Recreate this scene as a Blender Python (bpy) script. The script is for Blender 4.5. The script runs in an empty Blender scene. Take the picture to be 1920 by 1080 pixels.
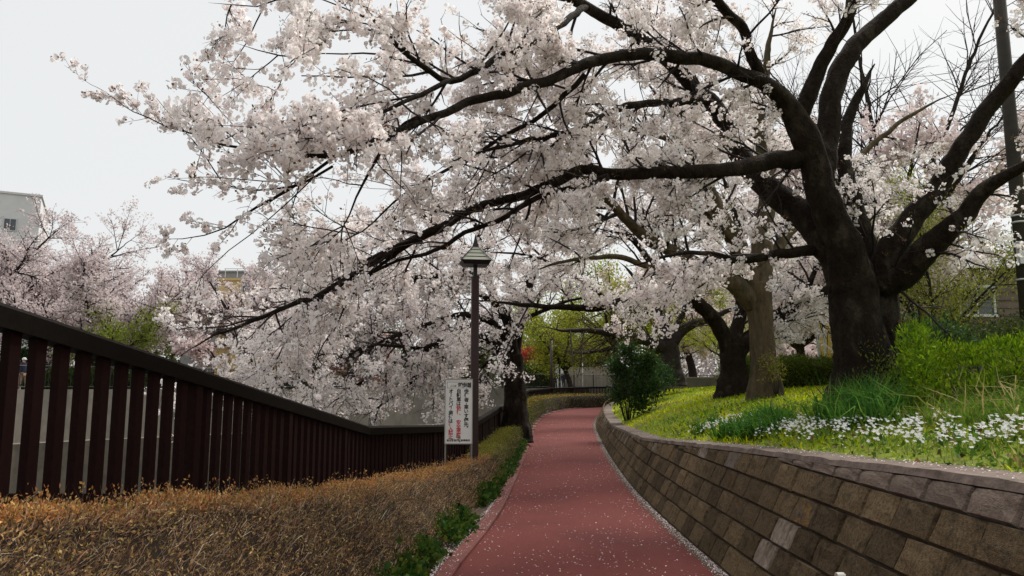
import bpy, math, random
import numpy as np
from mathutils import Vector, Matrix, Euler
from mathutils.bvhtree import BVHTree

# ------------------------------------------------------------------ camera, world, sun, exposure
sc = bpy.context.scene
COL = sc.collection
F = 1400.0; EYE = 1.6
TH = math.atan((725 - 540) / F)
cam = bpy.data.objects.new('camera', bpy.data.cameras.new('camera'))
COL.objects.link(cam)
cam.location = (0, 0, EYE)
cam.rotation_euler = (math.pi / 2 + TH, 0, 0)
cam.data.sensor_width = 36.0
cam.data.lens = 36.0 * F / 1920.0
cam.data.clip_start = 0.05
cam.data.clip_end = 5000
sc.camera = cam

SUN_EL, SUN_AZ = math.radians(52), math.radians(40)      # azimuth clockwise from +Y (towards +X)
w = bpy.data.worlds.new('World'); sc.world = w; w.use_nodes = True
nt = w.node_tree; nt.nodes.clear()
wo = nt.nodes.new('ShaderNodeOutputWorld')
mixs = nt.nodes.new('ShaderNodeMixShader'); mixs.inputs[0].default_value = 0.908
b1 = nt.nodes.new('ShaderNodeBackground'); b1.inputs[1].default_value = 0.05
b2 = nt.nodes.new('ShaderNodeBackground'); b2.inputs[0].default_value = (0.955, 0.965, 0.96, 1); b2.inputs[1].default_value = 0.313
sk = nt.nodes.new('ShaderNodeTexSky'); sk.sky_type = 'NISHITA'; sk.sun_disc = False
sk.sun_elevation = SUN_EL; sk.sun_rotation = SUN_AZ; sk.air_density = 1.0; sk.dust_density = 4.0
nt.links.new(sk.outputs[0], b1.inputs[0]); nt.links.new(b1.outputs[0], mixs.inputs[1])
nt.links.new(b2.outputs[0], mixs.inputs[2]); nt.links.new(mixs.outputs[0], wo.inputs[0])

sl = bpy.data.lights.new('sun', 'SUN'); sl.energy = 1.5; sl.angle = math.radians(28); sl.color = (1.0, 0.95, 0.88)
sun = bpy.data.objects.new('sun', sl); COL.objects.link(sun)
sd = Vector((math.sin(SUN_AZ) * math.cos(SUN_EL), math.cos(SUN_AZ) * math.cos(SUN_EL), math.sin(SUN_EL)))
sun.rotation_euler = sd.to_track_quat('Z', 'Y').to_euler()
sun.location = (10, 10, 30)

sc.view_settings.view_transform = 'Standard'; sc.view_settings.look = 'None'
sc.view_settings.exposure = 1.56; sc.view_settings.gamma = 1.0; sc.view_settings.use_curve_mapping = False
sc.render.engine = 'CYCLES'
sc.cycles.use_denoising = True
sc.cycles.max_bounces = 7; sc.cycles.diffuse_bounces = 4; sc.cycles.glossy_bounces = 2
sc.cycles.transmission_bounces = 4; sc.cycles.transparent_max_bounces = 4
sc.cycles.caustics_reflective = False; sc.cycles.caustics_refractive = False

# ------------------------------------------------------------------ helpers
RNG = np.random.default_rng(7)
CT, ST = math.cos(TH), math.sin(TH)

def P(px, py, Y):
    """a point Y metres ahead that sits on the sight line of a place in the photograph"""
    yu = (540 - py) / F
    t = Y / (CT - yu * ST)
    return np.array([(px - 960) / F * t, Y, EYE + t * (ST + yu * CT)])

def PJ(Q):
    Q = np.asarray(Q, float)
    d = Q[..., 1] * CT + (Q[..., 2] - EYE) * ST
    u = -Q[..., 1] * ST + (Q[..., 2] - EYE) * CT
    d = np.maximum(d, 1e-3)
    return 960 + F * Q[..., 0] / d, 540 - F * u / d

def tab(pts):
    p = np.array(sorted(pts), float)
    return lambda v: np.interp(v, p[:, 0], p[:, 1])

def crs(pts, n):
    """Catmull-Rom resample of rows (any number of columns) to n rows evenly spaced along the first three columns"""
    p = np.array(pts, float)
    e = np.vstack([2 * p[0] - p[1], p, 2 * p[-1] - p[-2]])
    out = []
    for i in range(len(p) - 1):
        a, b, c, d = e[i:i + 4]
        t = np.linspace(0, 1, 12, endpoint=False)[:, None]
        out.append(.5 * (2 * b + (c - a) * t + (2 * a - 5 * b + 4 * c - d) * t ** 2 + (3 * b - a - 3 * c + d) * t ** 3))
    q = np.vstack(out + [p[-1:]])
    k = min(3, q.shape[1])
    s = np.concatenate([[0], np.cumsum(np.linalg.norm(np.diff(q[:, :k], axis=0), axis=1))])
    si = np.linspace(0, s[-1], n)
    return np.stack([np.interp(si, s, q[:, j]) for j in range(q.shape[1])], 1)

class MB:
    """collects vertices and faces, then becomes ONE mesh object"""
    def __init__(self): self.v = []; self.f = []; self.c = []; self.n = 0
    def add(self, V, Fs, col=None):
        V = np.asarray(V, float).reshape(-1, 3)
        if not isinstance(Fs, list): Fs = [Fs]
        for f in Fs:
            f = np.asarray(f, int)
            if f.size: self.f.append(f + self.n)
        self.v.append(V); self.n += len(V)
        c = np.ones((len(V), 3)) if col is None else np.broadcast_to(np.asarray(col, float), (len(V), 3))
        self.c.append(c)
        return self
    def box(self, c, s, rot=None, col=None, bev=0.0):
        sx, sy, sz = [x / 2 for x in s]
        V = np.array([[x, y, z] for x in (-sx, sx) for y in (-sy, sy) for z in (-sz, sz)])
        Fq = np.array([[0, 1, 3, 2], [4, 6, 7, 5], [0, 4, 5, 1], [2, 3, 7, 6], [0, 2, 6, 4], [1, 5, 7, 3]])
        if rot is not None: V = V @ np.array(rot).T
        return self.add(V + np.array(c), Fq, col)
    def tube(self, pts, rad, sides=6, jit=0.0, rng=None, cap=True, col=None):
        V, Fq = tube1(np.asarray(pts, float), np.asarray(rad, float), sides, jit, rng)
        fs = [Fq]
        if cap:
            n = len(pts)
            fs += [np.arange(sides)[None, ::-1], (np.arange(sides) + (n - 1) * sides)[None, :]]
        return self.add(V, fs, col)
    def furrow(self, sides, rng, depth=.045):
        """wandering vertical ridges in the last tube's skin"""
        V = self.v[-1].reshape(-1, sides, 3); c = V.mean(1, keepdims=True); n = len(V)
        a = np.arange(sides) * 2 * np.pi / sides; s = np.arange(n)[:, None]
        ph = np.cumsum(rng.normal(size=(n, 1)) * .12, 0)
        g = np.sin(7 * a + ph + 1.5 * np.sin(s * .13)) * np.sin(s * .21 + 3 * a) * .6 + np.sin(13 * a - 1.4 * ph + 2 * np.sin(s * .09 + a)) * .5 + rng.normal(size=(n, sides)) * .35
        self.v[-1] = (c + (V - c) * (1 + depth * g)[..., None]).reshape(-1, 3); return self
    def build(self, name, mat=None, parent=None, smooth=False, color=False):
        V = np.concatenate(self.v) if self.v else np.zeros((0, 3))
        me = bpy.data.meshes.new(name)
        me.vertices.add(len(V)); me.vertices.foreach_set('co', V.astype(np.float32).ravel())
        nl = sum(f.size for f in self.f); npol = sum(len(f) for f in self.f)
        me.loops.add(nl); me.polygons.add(npol)
        me.loops.foreach_set('vertex_index', np.concatenate([f.ravel() for f in self.f]).astype(np.int32))
        ls = np.concatenate([np.full(len(f), f.shape[1]) for f in self.f])
        st = np.concatenate([[0], np.cumsum(ls)[:-1]])
        me.polygons.foreach_set('loop_start', st.astype(np.int32))
        me.polygons.foreach_set('loop_total', ls.astype(np.int32))
        if color:
            a = me.color_attributes.new('tint', 'FLOAT_COLOR', 'POINT')
            C = np.concatenate(self.c); C4 = np.concatenate([C, np.ones((len(C), 1))], 1)
            a.data.foreach_set('color', C4.astype(np.float32).ravel())
        me.update(calc_edges=True)
        me.polygons.foreach_set('use_smooth', np.full(npol, bool(smooth)))
        if mat: me.materials.append(mat)
        o = bpy.data.objects.new(name, me); COL.objects.link(o)
        if parent is not None:
            o.parent = parent
            if parent.parent is not None or parent.location.length > 0 or any(parent.rotation_euler):
                o.matrix_parent_inverse = world_of(parent).inverted()
        return o

def world_of(o):
    m = Matrix.LocRotScale(o.location, o.rotation_euler, o.scale)
    if o.parent is not None:
        m = world_of(o.parent) @ o.matrix_parent_inverse @ m
    return m

def tube1(p, r, sides, jit=0.0, rng=None):
    t = np.gradient(p, axis=0); t /= np.linalg.norm(t, axis=1)[:, None] + 1e-9
    u = np.cross(t[0], [0, 0, 1.0]);
    if np.linalg.norm(u) < .1: u = np.cross(t[0], [0, 1.0, 0])
    us = []
    for k in range(len(p)):
        u = u - t[k] * np.dot(u, t[k]); u = u / (np.linalg.norm(u) + 1e-9); us.append(u)
    us = np.array(us); vs = np.cross(t, us)
    a = np.arange(sides) * 2 * np.pi / sides
    rr = r[:, None] * np.ones(sides)
    if jit and rng is not None:
        ph = rng.uniform(0, 6.28, 6); s = np.linspace(0, len(p) * .35, len(p))[:, None]
        rr = rr * (1 + jit * (np.sin(3 * a + ph[0] + .5 * s) * .6 + np.sin(5 * a + ph[1] - .7 * s) * .45 + .5 * np.sin(s * 1.9 + ph[2] + a) + .5 * rng.normal(size=rr.shape) * .6))
    V = p[:, None, :] + rr[..., None] * (np.cos(a)[:, None] * us[:, None, :] + np.sin(a)[:, None] * vs[:, None, :])
    n = len(p)
    i, j = np.meshgrid(np.arange(n - 1), np.arange(sides), indexing='ij')
    b = i * sides + j; b2 = i * sides + (j + 1) % sides
    Fq = np.stack([b, b2, b2 + sides, b + sides], -1).reshape(-1, 4)
    return V.reshape(-1, 3), Fq

def tubes(Pn, Rn, sides=3):
    """many thin tubes at once: Pn (N,k,3), Rn (N,k)"""
    N, k, _ = Pn.shape
    t = np.gradient(Pn, axis=1); t /= np.linalg.norm(t, axis=2)[..., None] + 1e-9
    ref = np.where(np.abs(t[:, :1, 2:3]) > .8, np.array([1., 0, 0]), np.array([0, 0, 1.]))
    u = np.cross(t, np.broadcast_to(ref, t.shape)); u /= np.linalg.norm(u, axis=2)[..., None] + 1e-9
    v = np.cross(t, u)
    a = np.arange(sides) * 2 * np.pi / sides
    V = Pn[:, :, None, :] + Rn[:, :, None, None] * (np.cos(a)[:, None] * u[:, :, None, :] + np.sin(a)[:, None] * v[:, :, None, :])
    i, j, q = np.meshgrid(np.arange(N), np.arange(k - 1), np.arange(sides), indexing='ij')
    b = (i * k + j) * sides + q; b2 = (i * k + j) * sides + (q + 1) % sides
    return V.reshape(-1, 3), np.stack([b, b2, b2 + sides, b + sides], -1).reshape(-1, 4)

def tag(o, label=None, cat=None, group=None, kind=None):
    if label: o['label'] = label
    if cat: o['category'] = cat
    if group: o['group'] = group
    if kind: o['kind'] = kind
    return o

def empty(name, loc=(0, 0, 0), rz=0.0):
    o = bpy.data.objects.new(name, None); COL.objects.link(o)
    o.location = loc; o.rotation_euler = (0, 0, rz); o.empty_display_size = .3
    return o

def kids(o): return [c for c in COL.objects if c.parent is o]

def inst(name, me, parent, mw):
    """one more piece that shares mesh data, placed by a world matrix"""
    o = bpy.data.objects.new(name, me); COL.objects.link(o)
    o.parent = parent
    o.matrix_local = (world_of(parent).inverted() @ mw) if parent is not None else mw
    return o

def rz(a):
    c, s = math.cos(a), math.sin(a)
    return np.array([[c, -s, 0], [s, c, 0], [0, 0, 1.0]])

def unit(v):
    v = np.asarray(v, float); return v / (np.linalg.norm(v, axis=-1, keepdims=True) + 1e-9)

# ------------------------------------------------------------------ materials
def mat(name, base, rough=.8, var=.25, scale=8.0, bump=.0, tint=False, transl=0.0, rnd=0.0, spec=.3, c2=None, c2scale=3.0, c2amt=.5, metal=0.0, stretch=None, bdist=.01, hue=0.0):
    """one procedural material: base colour broken up by two noises, an optional second colour in patches, bump, optional translucency"""
    m = bpy.data.materials.new(name); m.use_nodes = True
    t = m.node_tree; t.nodes.clear(); N = t.nodes.new; L = t.links.new
    out = N('ShaderNodeOutputMaterial')
    co = N('ShaderNodeTexCoord'); src = co.outputs['Object']
    if rnd:
        oi = N('ShaderNodeObjectInfo'); ad = N('ShaderNodeVectorMath'); ad.operation = 'MULTIPLY_ADD'
        L(oi.outputs['Random'], ad.inputs[0]); ad.inputs[1].default_value = (37, 71, 53); L(src, ad.inputs[2]); src = ad.outputs[0]
    if stretch:
        mp = N('ShaderNodeMapping'); mp.inputs['Scale'].default_value = stretch; L(src, mp.inputs[0]); src = mp.outputs[0]
    n1 = N('ShaderNodeTexNoise'); n1.inputs['Scale'].default_value = scale; n1.inputs['Detail'].default_value = 6; n1.inputs['Roughness'].default_value = .65
    L(src, n1.inputs['Vector'])
    mr = N('ShaderNodeMapRange'); mr.inputs[1].default_value = .3; mr.inputs[2].default_value = .7
    mr.inputs[3].default_value = 1 - var; mr.inputs[4].default_value = 1 + var; L(n1.outputs[0], mr.inputs[0])
    rgb = N('ShaderNodeRGB'); rgb.outputs[0].default_value = (*base, 1); cur = rgb.outputs[0]
    def mul(a, b_, vec=False):
        mx = N('ShaderNodeMix'); mx.data_type = 'RGBA'; mx.blend_type = 'MULTIPLY'; mx.inputs[0].default_value = 1
        L(a, mx.inputs[6]); L(b_, mx.inputs[7]); return mx.outputs[2]
    if c2:
        n2 = N('ShaderNodeTexNoise'); n2.inputs['Scale'].default_value = c2scale; n2.inputs['Detail'].default_value = 5; L(src, n2.inputs['Vector'])
        r2 = N('ShaderNodeMapRange'); r2.inputs[1].default_value = .62 - .25 * c2amt; r2.inputs[2].default_value = .78 - .25 * c2amt; L(n2.outputs[0], r2.inputs[0])
        mx = N('ShaderNodeMix'); mx.data_type = 'RGBA'; L(r2.outputs[0], mx.inputs[0]); L(cur, mx.inputs[6]); mx.inputs[7].default_value = (*c2, 1); cur = mx.outputs[2]
    if tint:
        at = N('ShaderNodeAttribute'); at.attribute_name = 'tint'; cur = mul(cur, at.outputs[0])
    cur = mul(cur, mr.outputs[0])
    if rnd:
        r3 = N('ShaderNodeMapRange'); r3.inputs[3].default_value = 1 - rnd; r3.inputs[4].default_value = 1 + rnd; L(oi.outputs['Random'], r3.inputs[0]); cur = mul(cur, r3.outputs[0])
    bs = N('ShaderNodeBsdfPrincipled'); L(cur, bs.inputs['Base Color']); bs.inputs['Roughness'].default_value = rough
    bs.inputs['Specular IOR Level'].default_value = spec; bs.inputs['Metallic'].default_value = metal
    if bump:
        bp = N('ShaderNodeBump'); bp.inputs['Strength'].default_value = bump; bp.inputs['Distance'].default_value = bdist
        n4 = N('ShaderNodeTexNoise'); n4.inputs['Scale'].default_value = scale * 3; n4.inputs['Detail'].default_value = 5; L(src, n4.inputs['Vector'])
        L(n4.outputs[0], bp.inputs['Height']); L(bp.outputs[0], bs.inputs['Normal'])
    sh = bs.outputs[0]
    if transl:
        tr = N('ShaderNodeBsdfTranslucent'); L(cur, tr.inputs[0]); mx = N('ShaderNodeMixShader'); mx.inputs[0].default_value = transl
        L(sh, mx.inputs[1]); L(tr.outputs[0], mx.inputs[2]); sh = mx.outputs[0]
    L(sh, out.inputs[0])
    return m

M = {
 'blossom': mat('blossom_petals', (.91, .868, .852), .8, .06, 3, tint=True, transl=.5, spec=.1),
 'blossom_far': mat('far_blossom_petals', (.80, .745, .73), .8, .08, 1, tint=True, transl=.4, spec=.1),
 'leaf': mat('leaf', (1, 1, 1), .6, .15, 6, tint=True, transl=.35, spec=.14),
 'twig': mat('twig_bark', (.022, .015, .014), .9, .3, 20),
 'twig_brown': mat('brown_twigs', (.15, .095, .07), .9, .3, 20),
 'bark': mat('dark_cherry_bark', (.0165, .0108, .0070), .92, .6, 12, bump=1.0, bdist=.04, c2=(.042, .034, .024), c2scale=5, c2amt=.35, stretch=(1, 1, .6), spec=.15),
 'bark_grey': mat('grey_brown_bark', (.085, .062, .038), .92, .5, 9, bump=.8, bdist=.03, c2=(.05, .045, .025), c2scale=2.5, c2amt=.5, stretch=(1, 1, .35), spec=.15),
 'bark_far': mat('brown_bark', (.028, .020, .017), .92, .4, 7),
 'path': mat('red_asphalt', (.138, .0390, .0345), .9, .38, 60, bump=.45, bdist=.004, c2=(.108, .0315, .029), c2scale=.7, c2amt=.55, spec=.12),
 'kerb': mat('red_kerb_concrete', (.138, .041, .034), .8, .25, 14, bump=.3, bdist=.005, rnd=.12),
 'soil': mat('brown_soil', (.085, .06, .042), .95, .35, 18, bump=.6, bdist=.02),
 'lawn': mat('lawn_ground', (.14, .18, .006), .95, .35, 9, bump=.6, bdist=.02, c2=(.10, .085, .035), c2scale=1.2, c2amt=.35),
 'concrete': mat('grey_concrete', (.26, .225, .185), .9, .2, 3, bump=.2, c2=(.20, .18, .15), c2scale=.5, c2amt=.6, stretch=(1, 1, .5)),
 'concrete_wet': mat('stained_concrete', (.13, .11, .085), .9, .3, 2, bump=.2, c2=(.11, .10, .08), c2scale=.7, c2amt=.6),
 'block': mat('weathered_wall_block', (.118, .083, .046), .95, .6, 22, bump=1.0, bdist=.014, rnd=.42, c2=(.060, .046, .026), c2scale=4.5, c2amt=.35, stretch=(1, 1, .5), spec=.15),
 'block_ochre': mat('ochre_stained_block', (.090, .066, .042), .95, .5, 9, bump=.9, bdist=.012, rnd=.25, c2=(.15, .082, .022), c2scale=5, c2amt=.45, stretch=(1, 1, .6), spec=.15),
 'block_pale': mat('pale_wall_block', (.185, .150, .120), .95, .45, 9, bump=.9, bdist=.012, rnd=.2, c2=(.09, .07, .05), c2scale=5, c2amt=.5, stretch=(1, 1, .3), spec=.15),
 'coping_block': mat('weathered_coping_block', (.185, .142, .115), .95, .45, 16, bump=.9, bdist=.012, rnd=.15, spec=.15),
 'mortar': mat('dark_mortar', (.040, .031, .023), .97, .3, 12, bump=.5),
 'coping': mat('coping_concrete', (.165, .125, .105), .95, .4, 14, bump=.6, bdist=.008, c2=(.085, .07, .05), c2scale=1.6, c2amt=.5),
 'fence': mat('dark_brown_paint', (.0125, .0036, .0030), .7, .3, 30, spec=.08),
 'fence_rail': mat('dark_rail_paint', (.0080, .0056, .0040), .65, .35, 25, spec=.06),
 'fence_far': mat('dark_green_paint', (.02, .026, .022), .5, .2, 10),
 'post': mat('brown_post_paint', (.030, .0095, .0085), .4, .25, 20, spec=.4),
 'black': mat('black_metal', (.012, .013, .016), .4, .2, 10, spec=.4),
 'glass_white': mat('milky_louvre', (.36, .37, .29), .35, .12, 6, spec=.5),
 'white': mat('white_board', (.84, .84, .80), .5, .05, 4, spec=.4),
 'steel': mat('sign_steel', (.35, .34, .30), .4, .15, 10, metal=.6),
 'ink': mat('black_lettering', (.012, .012, .014), .6, .05, 4),
 'red': mat('red_lettering', (.55, .022, .04), .6, .05, 4),
 'pvc': mat('white_pipe', (.7, .68, .62), .5, .1, 10),
 'petal': mat('fallen_petal', (.84, .74, .74), .8, .1, 4, tint=True, transl=.2),
 'hedge': mat('hedge_shoots', (1, 1, 1), .8, .2, 8, tint=True, transl=.2, spec=.2),
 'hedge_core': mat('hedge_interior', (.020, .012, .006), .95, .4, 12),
 'grass': mat('grass_blade', (1, 1, 1), .7, .15, 3, tint=True, transl=.5, spec=.08),
 'flower': mat('white_flower', (.84, .83, .82), .7, .05, 4, transl=.3),
 'flower_eye': mat('flower_centre', (.5, .42, .05), .7, .05, 4),
 'water': mat('river_water', (.05, .055, .045), .12, .2, .8, bump=.15, spec=.5),
 'land': mat('far_ground', (.12, .105, .08), .95, .3, .6),
 'w_white': mat('white_render', (.62, .63, .63), .85, .08, .7),
 'w_cream': mat('yellow_render', (.60, .44, .20), .85, .1, .7),
 'w_grey': mat('grey_render', (.26, .26, .26), .85, .1, .7),
 'w_red': mat('red_brown_cladding', (.28, .13, .10), .85, .15, 1.5),
 'w_brown': mat('brown_siding', (.17, .125, .11), .85, .15, 2),
 'roof': mat('dark_roof', (.11, .11, .12), .7, .2, 3),
 'window': mat('window_glass', (.06, .07, .08), .15, .1, 2, spec=.6),
 'yellow': mat('yellow_sheet', (.62, .45, .10), .6, .1, 3),
 'pole': mat('utility_pole_concrete', (.032, .027, .022), .9, .3, 5, bump=.2),
 'galv': mat('galvanised_steel', (.50, .52, .53), .45, .1, 5, metal=.5),
 'skin': mat('skin', (.50, .30, .22), .6, .05, 4),
 'cl_red': mat('red_jacket_cloth', (.42, .035, .03), .9, .15, 10),
 'cl_navy': mat('navy_cloth', (.025, .03, .055), .9, .15, 10),
 'cl_dark': mat('dark_trouser_cloth', (.04, .035, .035), .9, .15, 10),
 'cl_tan': mat('tan_trouser_cloth', (.30, .20, .15), .9, .15, 10),
 'cl_white': mat('white_cap_cloth', (.70, .70, .70), .9, .05, 10),
 'hair': mat('black_hair', (.015, .012, .011), .7, .2, 20),
 'car': mat('silver_car_paint', (.50, .50, .50), .3, .03, 3, spec=.6),
 'tyre': mat('tyre_rubber', (.02, .02, .02), .8, .1, 10),
}
# ------------------------------------------------------------------ layout curves (metres; Y runs away from the camera)
zp = tab([(-10, 0), (19, 0), (28, .08), (36, .22), (42, .33), (50, .40), (70, .45)])
PL = crs([(-1.0, -4, 0), (-.80, 2, 0), (-.52, 6.36, 0), (-.17, 9.5, 0), (.05, 12.8, 0), (.42, 19.5, 0), (1.0, 29.9, 0), (1.9, 37.5, 0), (3.7, 43.3, 0), (7.5, 47.5, 0), (15, 50.5, 0), (26, 52, 0)], 240)
PR = crs([(1.76, -4, 0), (1.75, 2, 0), (1.74, 6.4, 0), (1.76, 10, 0), (1.90, 13.6, 0), (2.38, 20.5, 0), (3.15, 29.5, 0), (4.1, 36, 0), (5.7, 40.7, 0), (9.0, 44.4, 0), (16, 47.2, 0), (26, 48.6, 0)], 240)
xl = lambda Y: np.interp(Y, PL[:, 1], PL[:, 0])
xr = lambda Y: np.interp(Y, PR[:, 1], PR[:, 0])
ztop = tab([(-6, 1.21), (3.5, 1.15), (4.6, 1.12), (5.6, 1.07), (6.6, 1.035), (8.5, .95), (13.7, .69), (21.6, .53), (29.8, .64), (37, .85), (42, .95), (60, 1.0)])   # top of the block wall
BAT = 0.5
xw = lambda Y: xr(Y) + .12 + BAT * ztop(Y)      # front edge of the wall's top
CW = .36                                         # coping width
zbank_max = tab([(-6, 1.75), (8, 1.72), (16, 1.66), (30, 1.62), (60, 1.6)])
def zbank(X, Y):
    d = np.maximum(np.asarray(X, float) - xw(Y) - CW, 0)
    zt = ztop(Y)
    return zt + (zbank_max(Y) - zt) * (1 - np.exp(-d / 2.1)) + .03 * np.sin(X * 2.1 + Y * 1.3) * np.minimum(d, 1)

FN = np.array([(-3.46, -8, 3.55), (-3.16, -4, 3.05), (-2.565, 3.95, 1.985), (-2.06, 10.7, 1.05), (-1.27, 13.4, .93), (-.75, 15.2, .93), (-.22, 22, 1.12), (.25, 33, 1.30), (.94, 44, 1.42), (2.4, 48.2, 1.53), (5.25, 51, 1.60), (9, 53, 1.64), (20, 56, 1.65), (40, 58, 1.65)], float)   # fence: x, y, top height
xf = lambda Y: np.interp(Y, FN[:, 1], FN[:, 0])
zf = lambda Y: np.interp(Y, FN[:, 1], FN[:, 2])
FH = 1.10                                        # fence height
def zleft(X, Y):
    """ground between the path's left kerb and the river fence"""
    a = xl(Y) - .16; b = xf(Y)
    t = np.clip((a - np.asarray(X, float)) / np.maximum(a - b, .05), 0, 1)
    return zp(Y) + (np.minimum(zf(Y) - FH, 1.4 + 0 * Y) - zp(Y)) * t ** 1.3

FB = np.array([(-46, -12), (-34, 8), (-29, 22), (-24, 34), (-18.3, 40.5), (-12.6, 46), (-6, 53), (2, 59.5), (12, 65), (30, 69), (60, 71), (120, 74)], float)   # far river bank edge
ZFB = 1.35; ZW = -3.6

def sheet(name, rows, m, kind='structure', parent=None, smooth=True):
    """rows: list of equal-length lists of points"""
    R = np.array(rows, float); a, b, _ = R.shape
    i, j = np.meshgrid(np.arange(a - 1), np.arange(b - 1), indexing='ij'); k = i * b + j
    o = MB().add(R.reshape(-1, 3), np.stack([k, k + 1, k + b + 1, k + b], -1).reshape(-1, 4)).build(name, m, parent, smooth)
    if kind: o['kind'] = kind
    return o

# ------------------------------------------------------------------ ground, river, path
sheet('ground', [[(x, y, -4.2) for x in (-2500, 2500)] for y in (-400, 3500)], M['land'])
sheet('river_water', [[(x, y, ZW) for x in np.linspace(-60, 140, 30)] for y in np.linspace(-20, 80, 20)], M['water'])
rows = []
for i in range(0, len(PL), 1):
    l, r = PL[i], PR[i]
    row = []
    for u in np.linspace(0, 1, 9):
        q = l * (1 - u) + r * u
        row.append((q[0], q[1], zp(q[1]) + .012 * (1 - (2 * u - 1) ** 2)))
    rows.append(row)
path = sheet('path', rows, M['path'])
# strip on the wall side of the path (petal gutter)
sheet('gutter_strip', [[(PR[i, 0] + d, PR[i, 1], zp(PR[i, 1]) - .004) for d in (-.03, .25)] for i in range(len(PR))], M['soil'])
YS = np.concatenate([np.arange(-6, 30, .5), np.arange(30, 62, 1.0)])
sheet('left_verge', [[(x, y, zleft(x, y) - .01) for x in (xl(y) - .08 + (xf(y) - .25 - xl(y)) * u for u in np.linspace(0, 1, 12))] for y in np.arange(-6, 57, .5)], M['soil'])
bank = sheet('bank', [[(x, y, zbank(x, y)) for x in xw(y) + CW - .02 + np.concatenate([np.linspace(0, 4, 22), [5, 6.5, 9, 13, 20, 40, 90, 300, 900]])] for y in np.concatenate([np.arange(-14, 47.5, .5), [48, 50, 55, 80]])], M['lawn'])
# river walls
mb = MB()
q = [(xf(y) - .12, y) for y in np.arange(-8, 58, 1.0)]
for (x0, y0), (x1, y1) in zip(q[:-1], q[1:]):
    za, zb = zf(y0) - FH - .02, zf(y1) - FH - .02
    mb.add([(x0, y0, -4.1), (x1, y1, -4.1), (x1, y1, zb), (x0, y0, za)], np.array([[0, 1, 2, 3]]))
    mb.add([(x0, y0, za), (x1, y1, zb), (x1 + .25, y1, zb), (x0 + .25, y0, za)], np.array([[0, 1, 2, 3]]))
near_wall = mb.build('river_wall', M['concrete_wet'])
tag(near_wall, 'concrete river wall under the dark brown fence', 'wall')
fb = crs(np.c_[FB, np.zeros(len(FB))], 60)
def offs(c, d):
    t = unit(np.gradient(c[:, :2], axis=0)); return c[:, :2] + d * np.c_[-t[:, 1], t[:, 0]]
far_wall = empty('river_wall', (fb[20, 0], fb[20, 1], 0))
tag(far_wall, 'pale grey concrete river wall across the water, stained dark below', 'wall')
def ribbon(name, a, za, b, zb, m, parent):
    V = np.concatenate([np.c_[a, np.full(len(a), za)], np.c_[b, np.full(len(b), zb)]]); n = len(a); i = np.arange(n - 1)
    return MB().add(V, np.stack([i, i + 1, i + n + 1, i + n], 1)).build(name, m, parent)
c0 = fb[:, :2]
ribbon('lower_band', offs(fb, -.16), -4.1, offs(fb, -.10), -1.05, M['concrete_wet'], far_wall)
ribbon('ledge', offs(fb, -.10), -1.05, offs(fb, 0), -1.0, M['concrete'], far_wall)
ribbon('upper_band', c0, -1.0, offs(fb, .06), ZFB + .12, M['concrete'], far_wall)
ribbon('wall_cap', offs(fb, .06), ZFB + .12, offs(fb, .40), ZFB + .12, M['concrete'], far_wall)
o2 = offs(fb, .38)
rows = [[(*p, ZFB) for p in o2]]
for k in (6, 20, 60, 200, 900):
    rows.append([(p[0] * (1 + k / 60), p[1] * (1 + k / 60) + k * .6, ZFB) for p in o2])
sheet('far_bank', rows, M['land'])

# ------------------------------------------------------------------ red kerb on the left of the path
kerb = empty('kerb', (xl(6), 6, 0)); tag(kerb, 'red-brown kerb along the left edge of the path beside the hedge', 'kerb')
s = np.concatenate([[0], np.cumsum(np.linalg.norm(np.diff(PL[:, :2], axis=0), axis=1))])
kv = []
KL = 1.5
me_k = None
for i, d in enumerate(np.arange(5.0, min(s[-1], 50) - KL, KL)):
    p = np.array([np.interp(d, s, PL[:, 0]), np.interp(d, s, PL[:, 1])]); e = np.array([np.interp(d + KL, s, PL[:, 0]), np.interp(d + KL, s, PL[:, 1])])
    c = (p + e) / 2; a = math.atan2(*(e - p)[::-1]); tx = (e - p) / np.linalg.norm(e - p); nn = np.array([-tx[1], tx[0]])
    c = c + nn * .075
    if me_k is None:
        h = (KL - .008) / 2; b = .012; Z0, Z1 = -.12, .042
        V = [(-h, -.075, Z0), (h, -.075, Z0), (h, .075, Z0), (-h, .075, Z0), (-h, -.075, Z1 - b), (h, -.075, Z1 - b), (h, .075, Z1 - b), (-h, .075, Z1 - b),
             (-h + .004, -.075 + b, Z1), (h - .004, -.075 + b, Z1), (h - .004, .075 - b, Z1), (-h + .004, .075 - b, Z1)]
        Fk = [[0, 1, 5, 4], [1, 2, 6, 5], [2, 3, 7, 6], [3, 0, 4, 7], [4, 5, 9, 8], [5, 6, 10, 9], [6, 7, 11, 10], [7, 4, 8, 11], [8, 9, 10, 11]]
        o = MB().add(V, np.array(Fk)).build('kerb_stone', M['kerb']); me_k = o.data; bpy.data.objects.remove(o)
    inst('kerb_stone', me_k, kerb, Matrix.Translation((c[0], c[1], zp(c[1]) + RNG.normal() * .004)) @ Matrix.Rotation(a + RNG.normal() * .006, 4, 'Z'))

# ------------------------------------------------------------------ block retaining wall on the right
wall = empty('retaining_wall', (xr(6) + .12, 6, 0))
tag(wall, 'leaning wall of mossy brown concrete blocks along the right of the path', 'wall')
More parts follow.
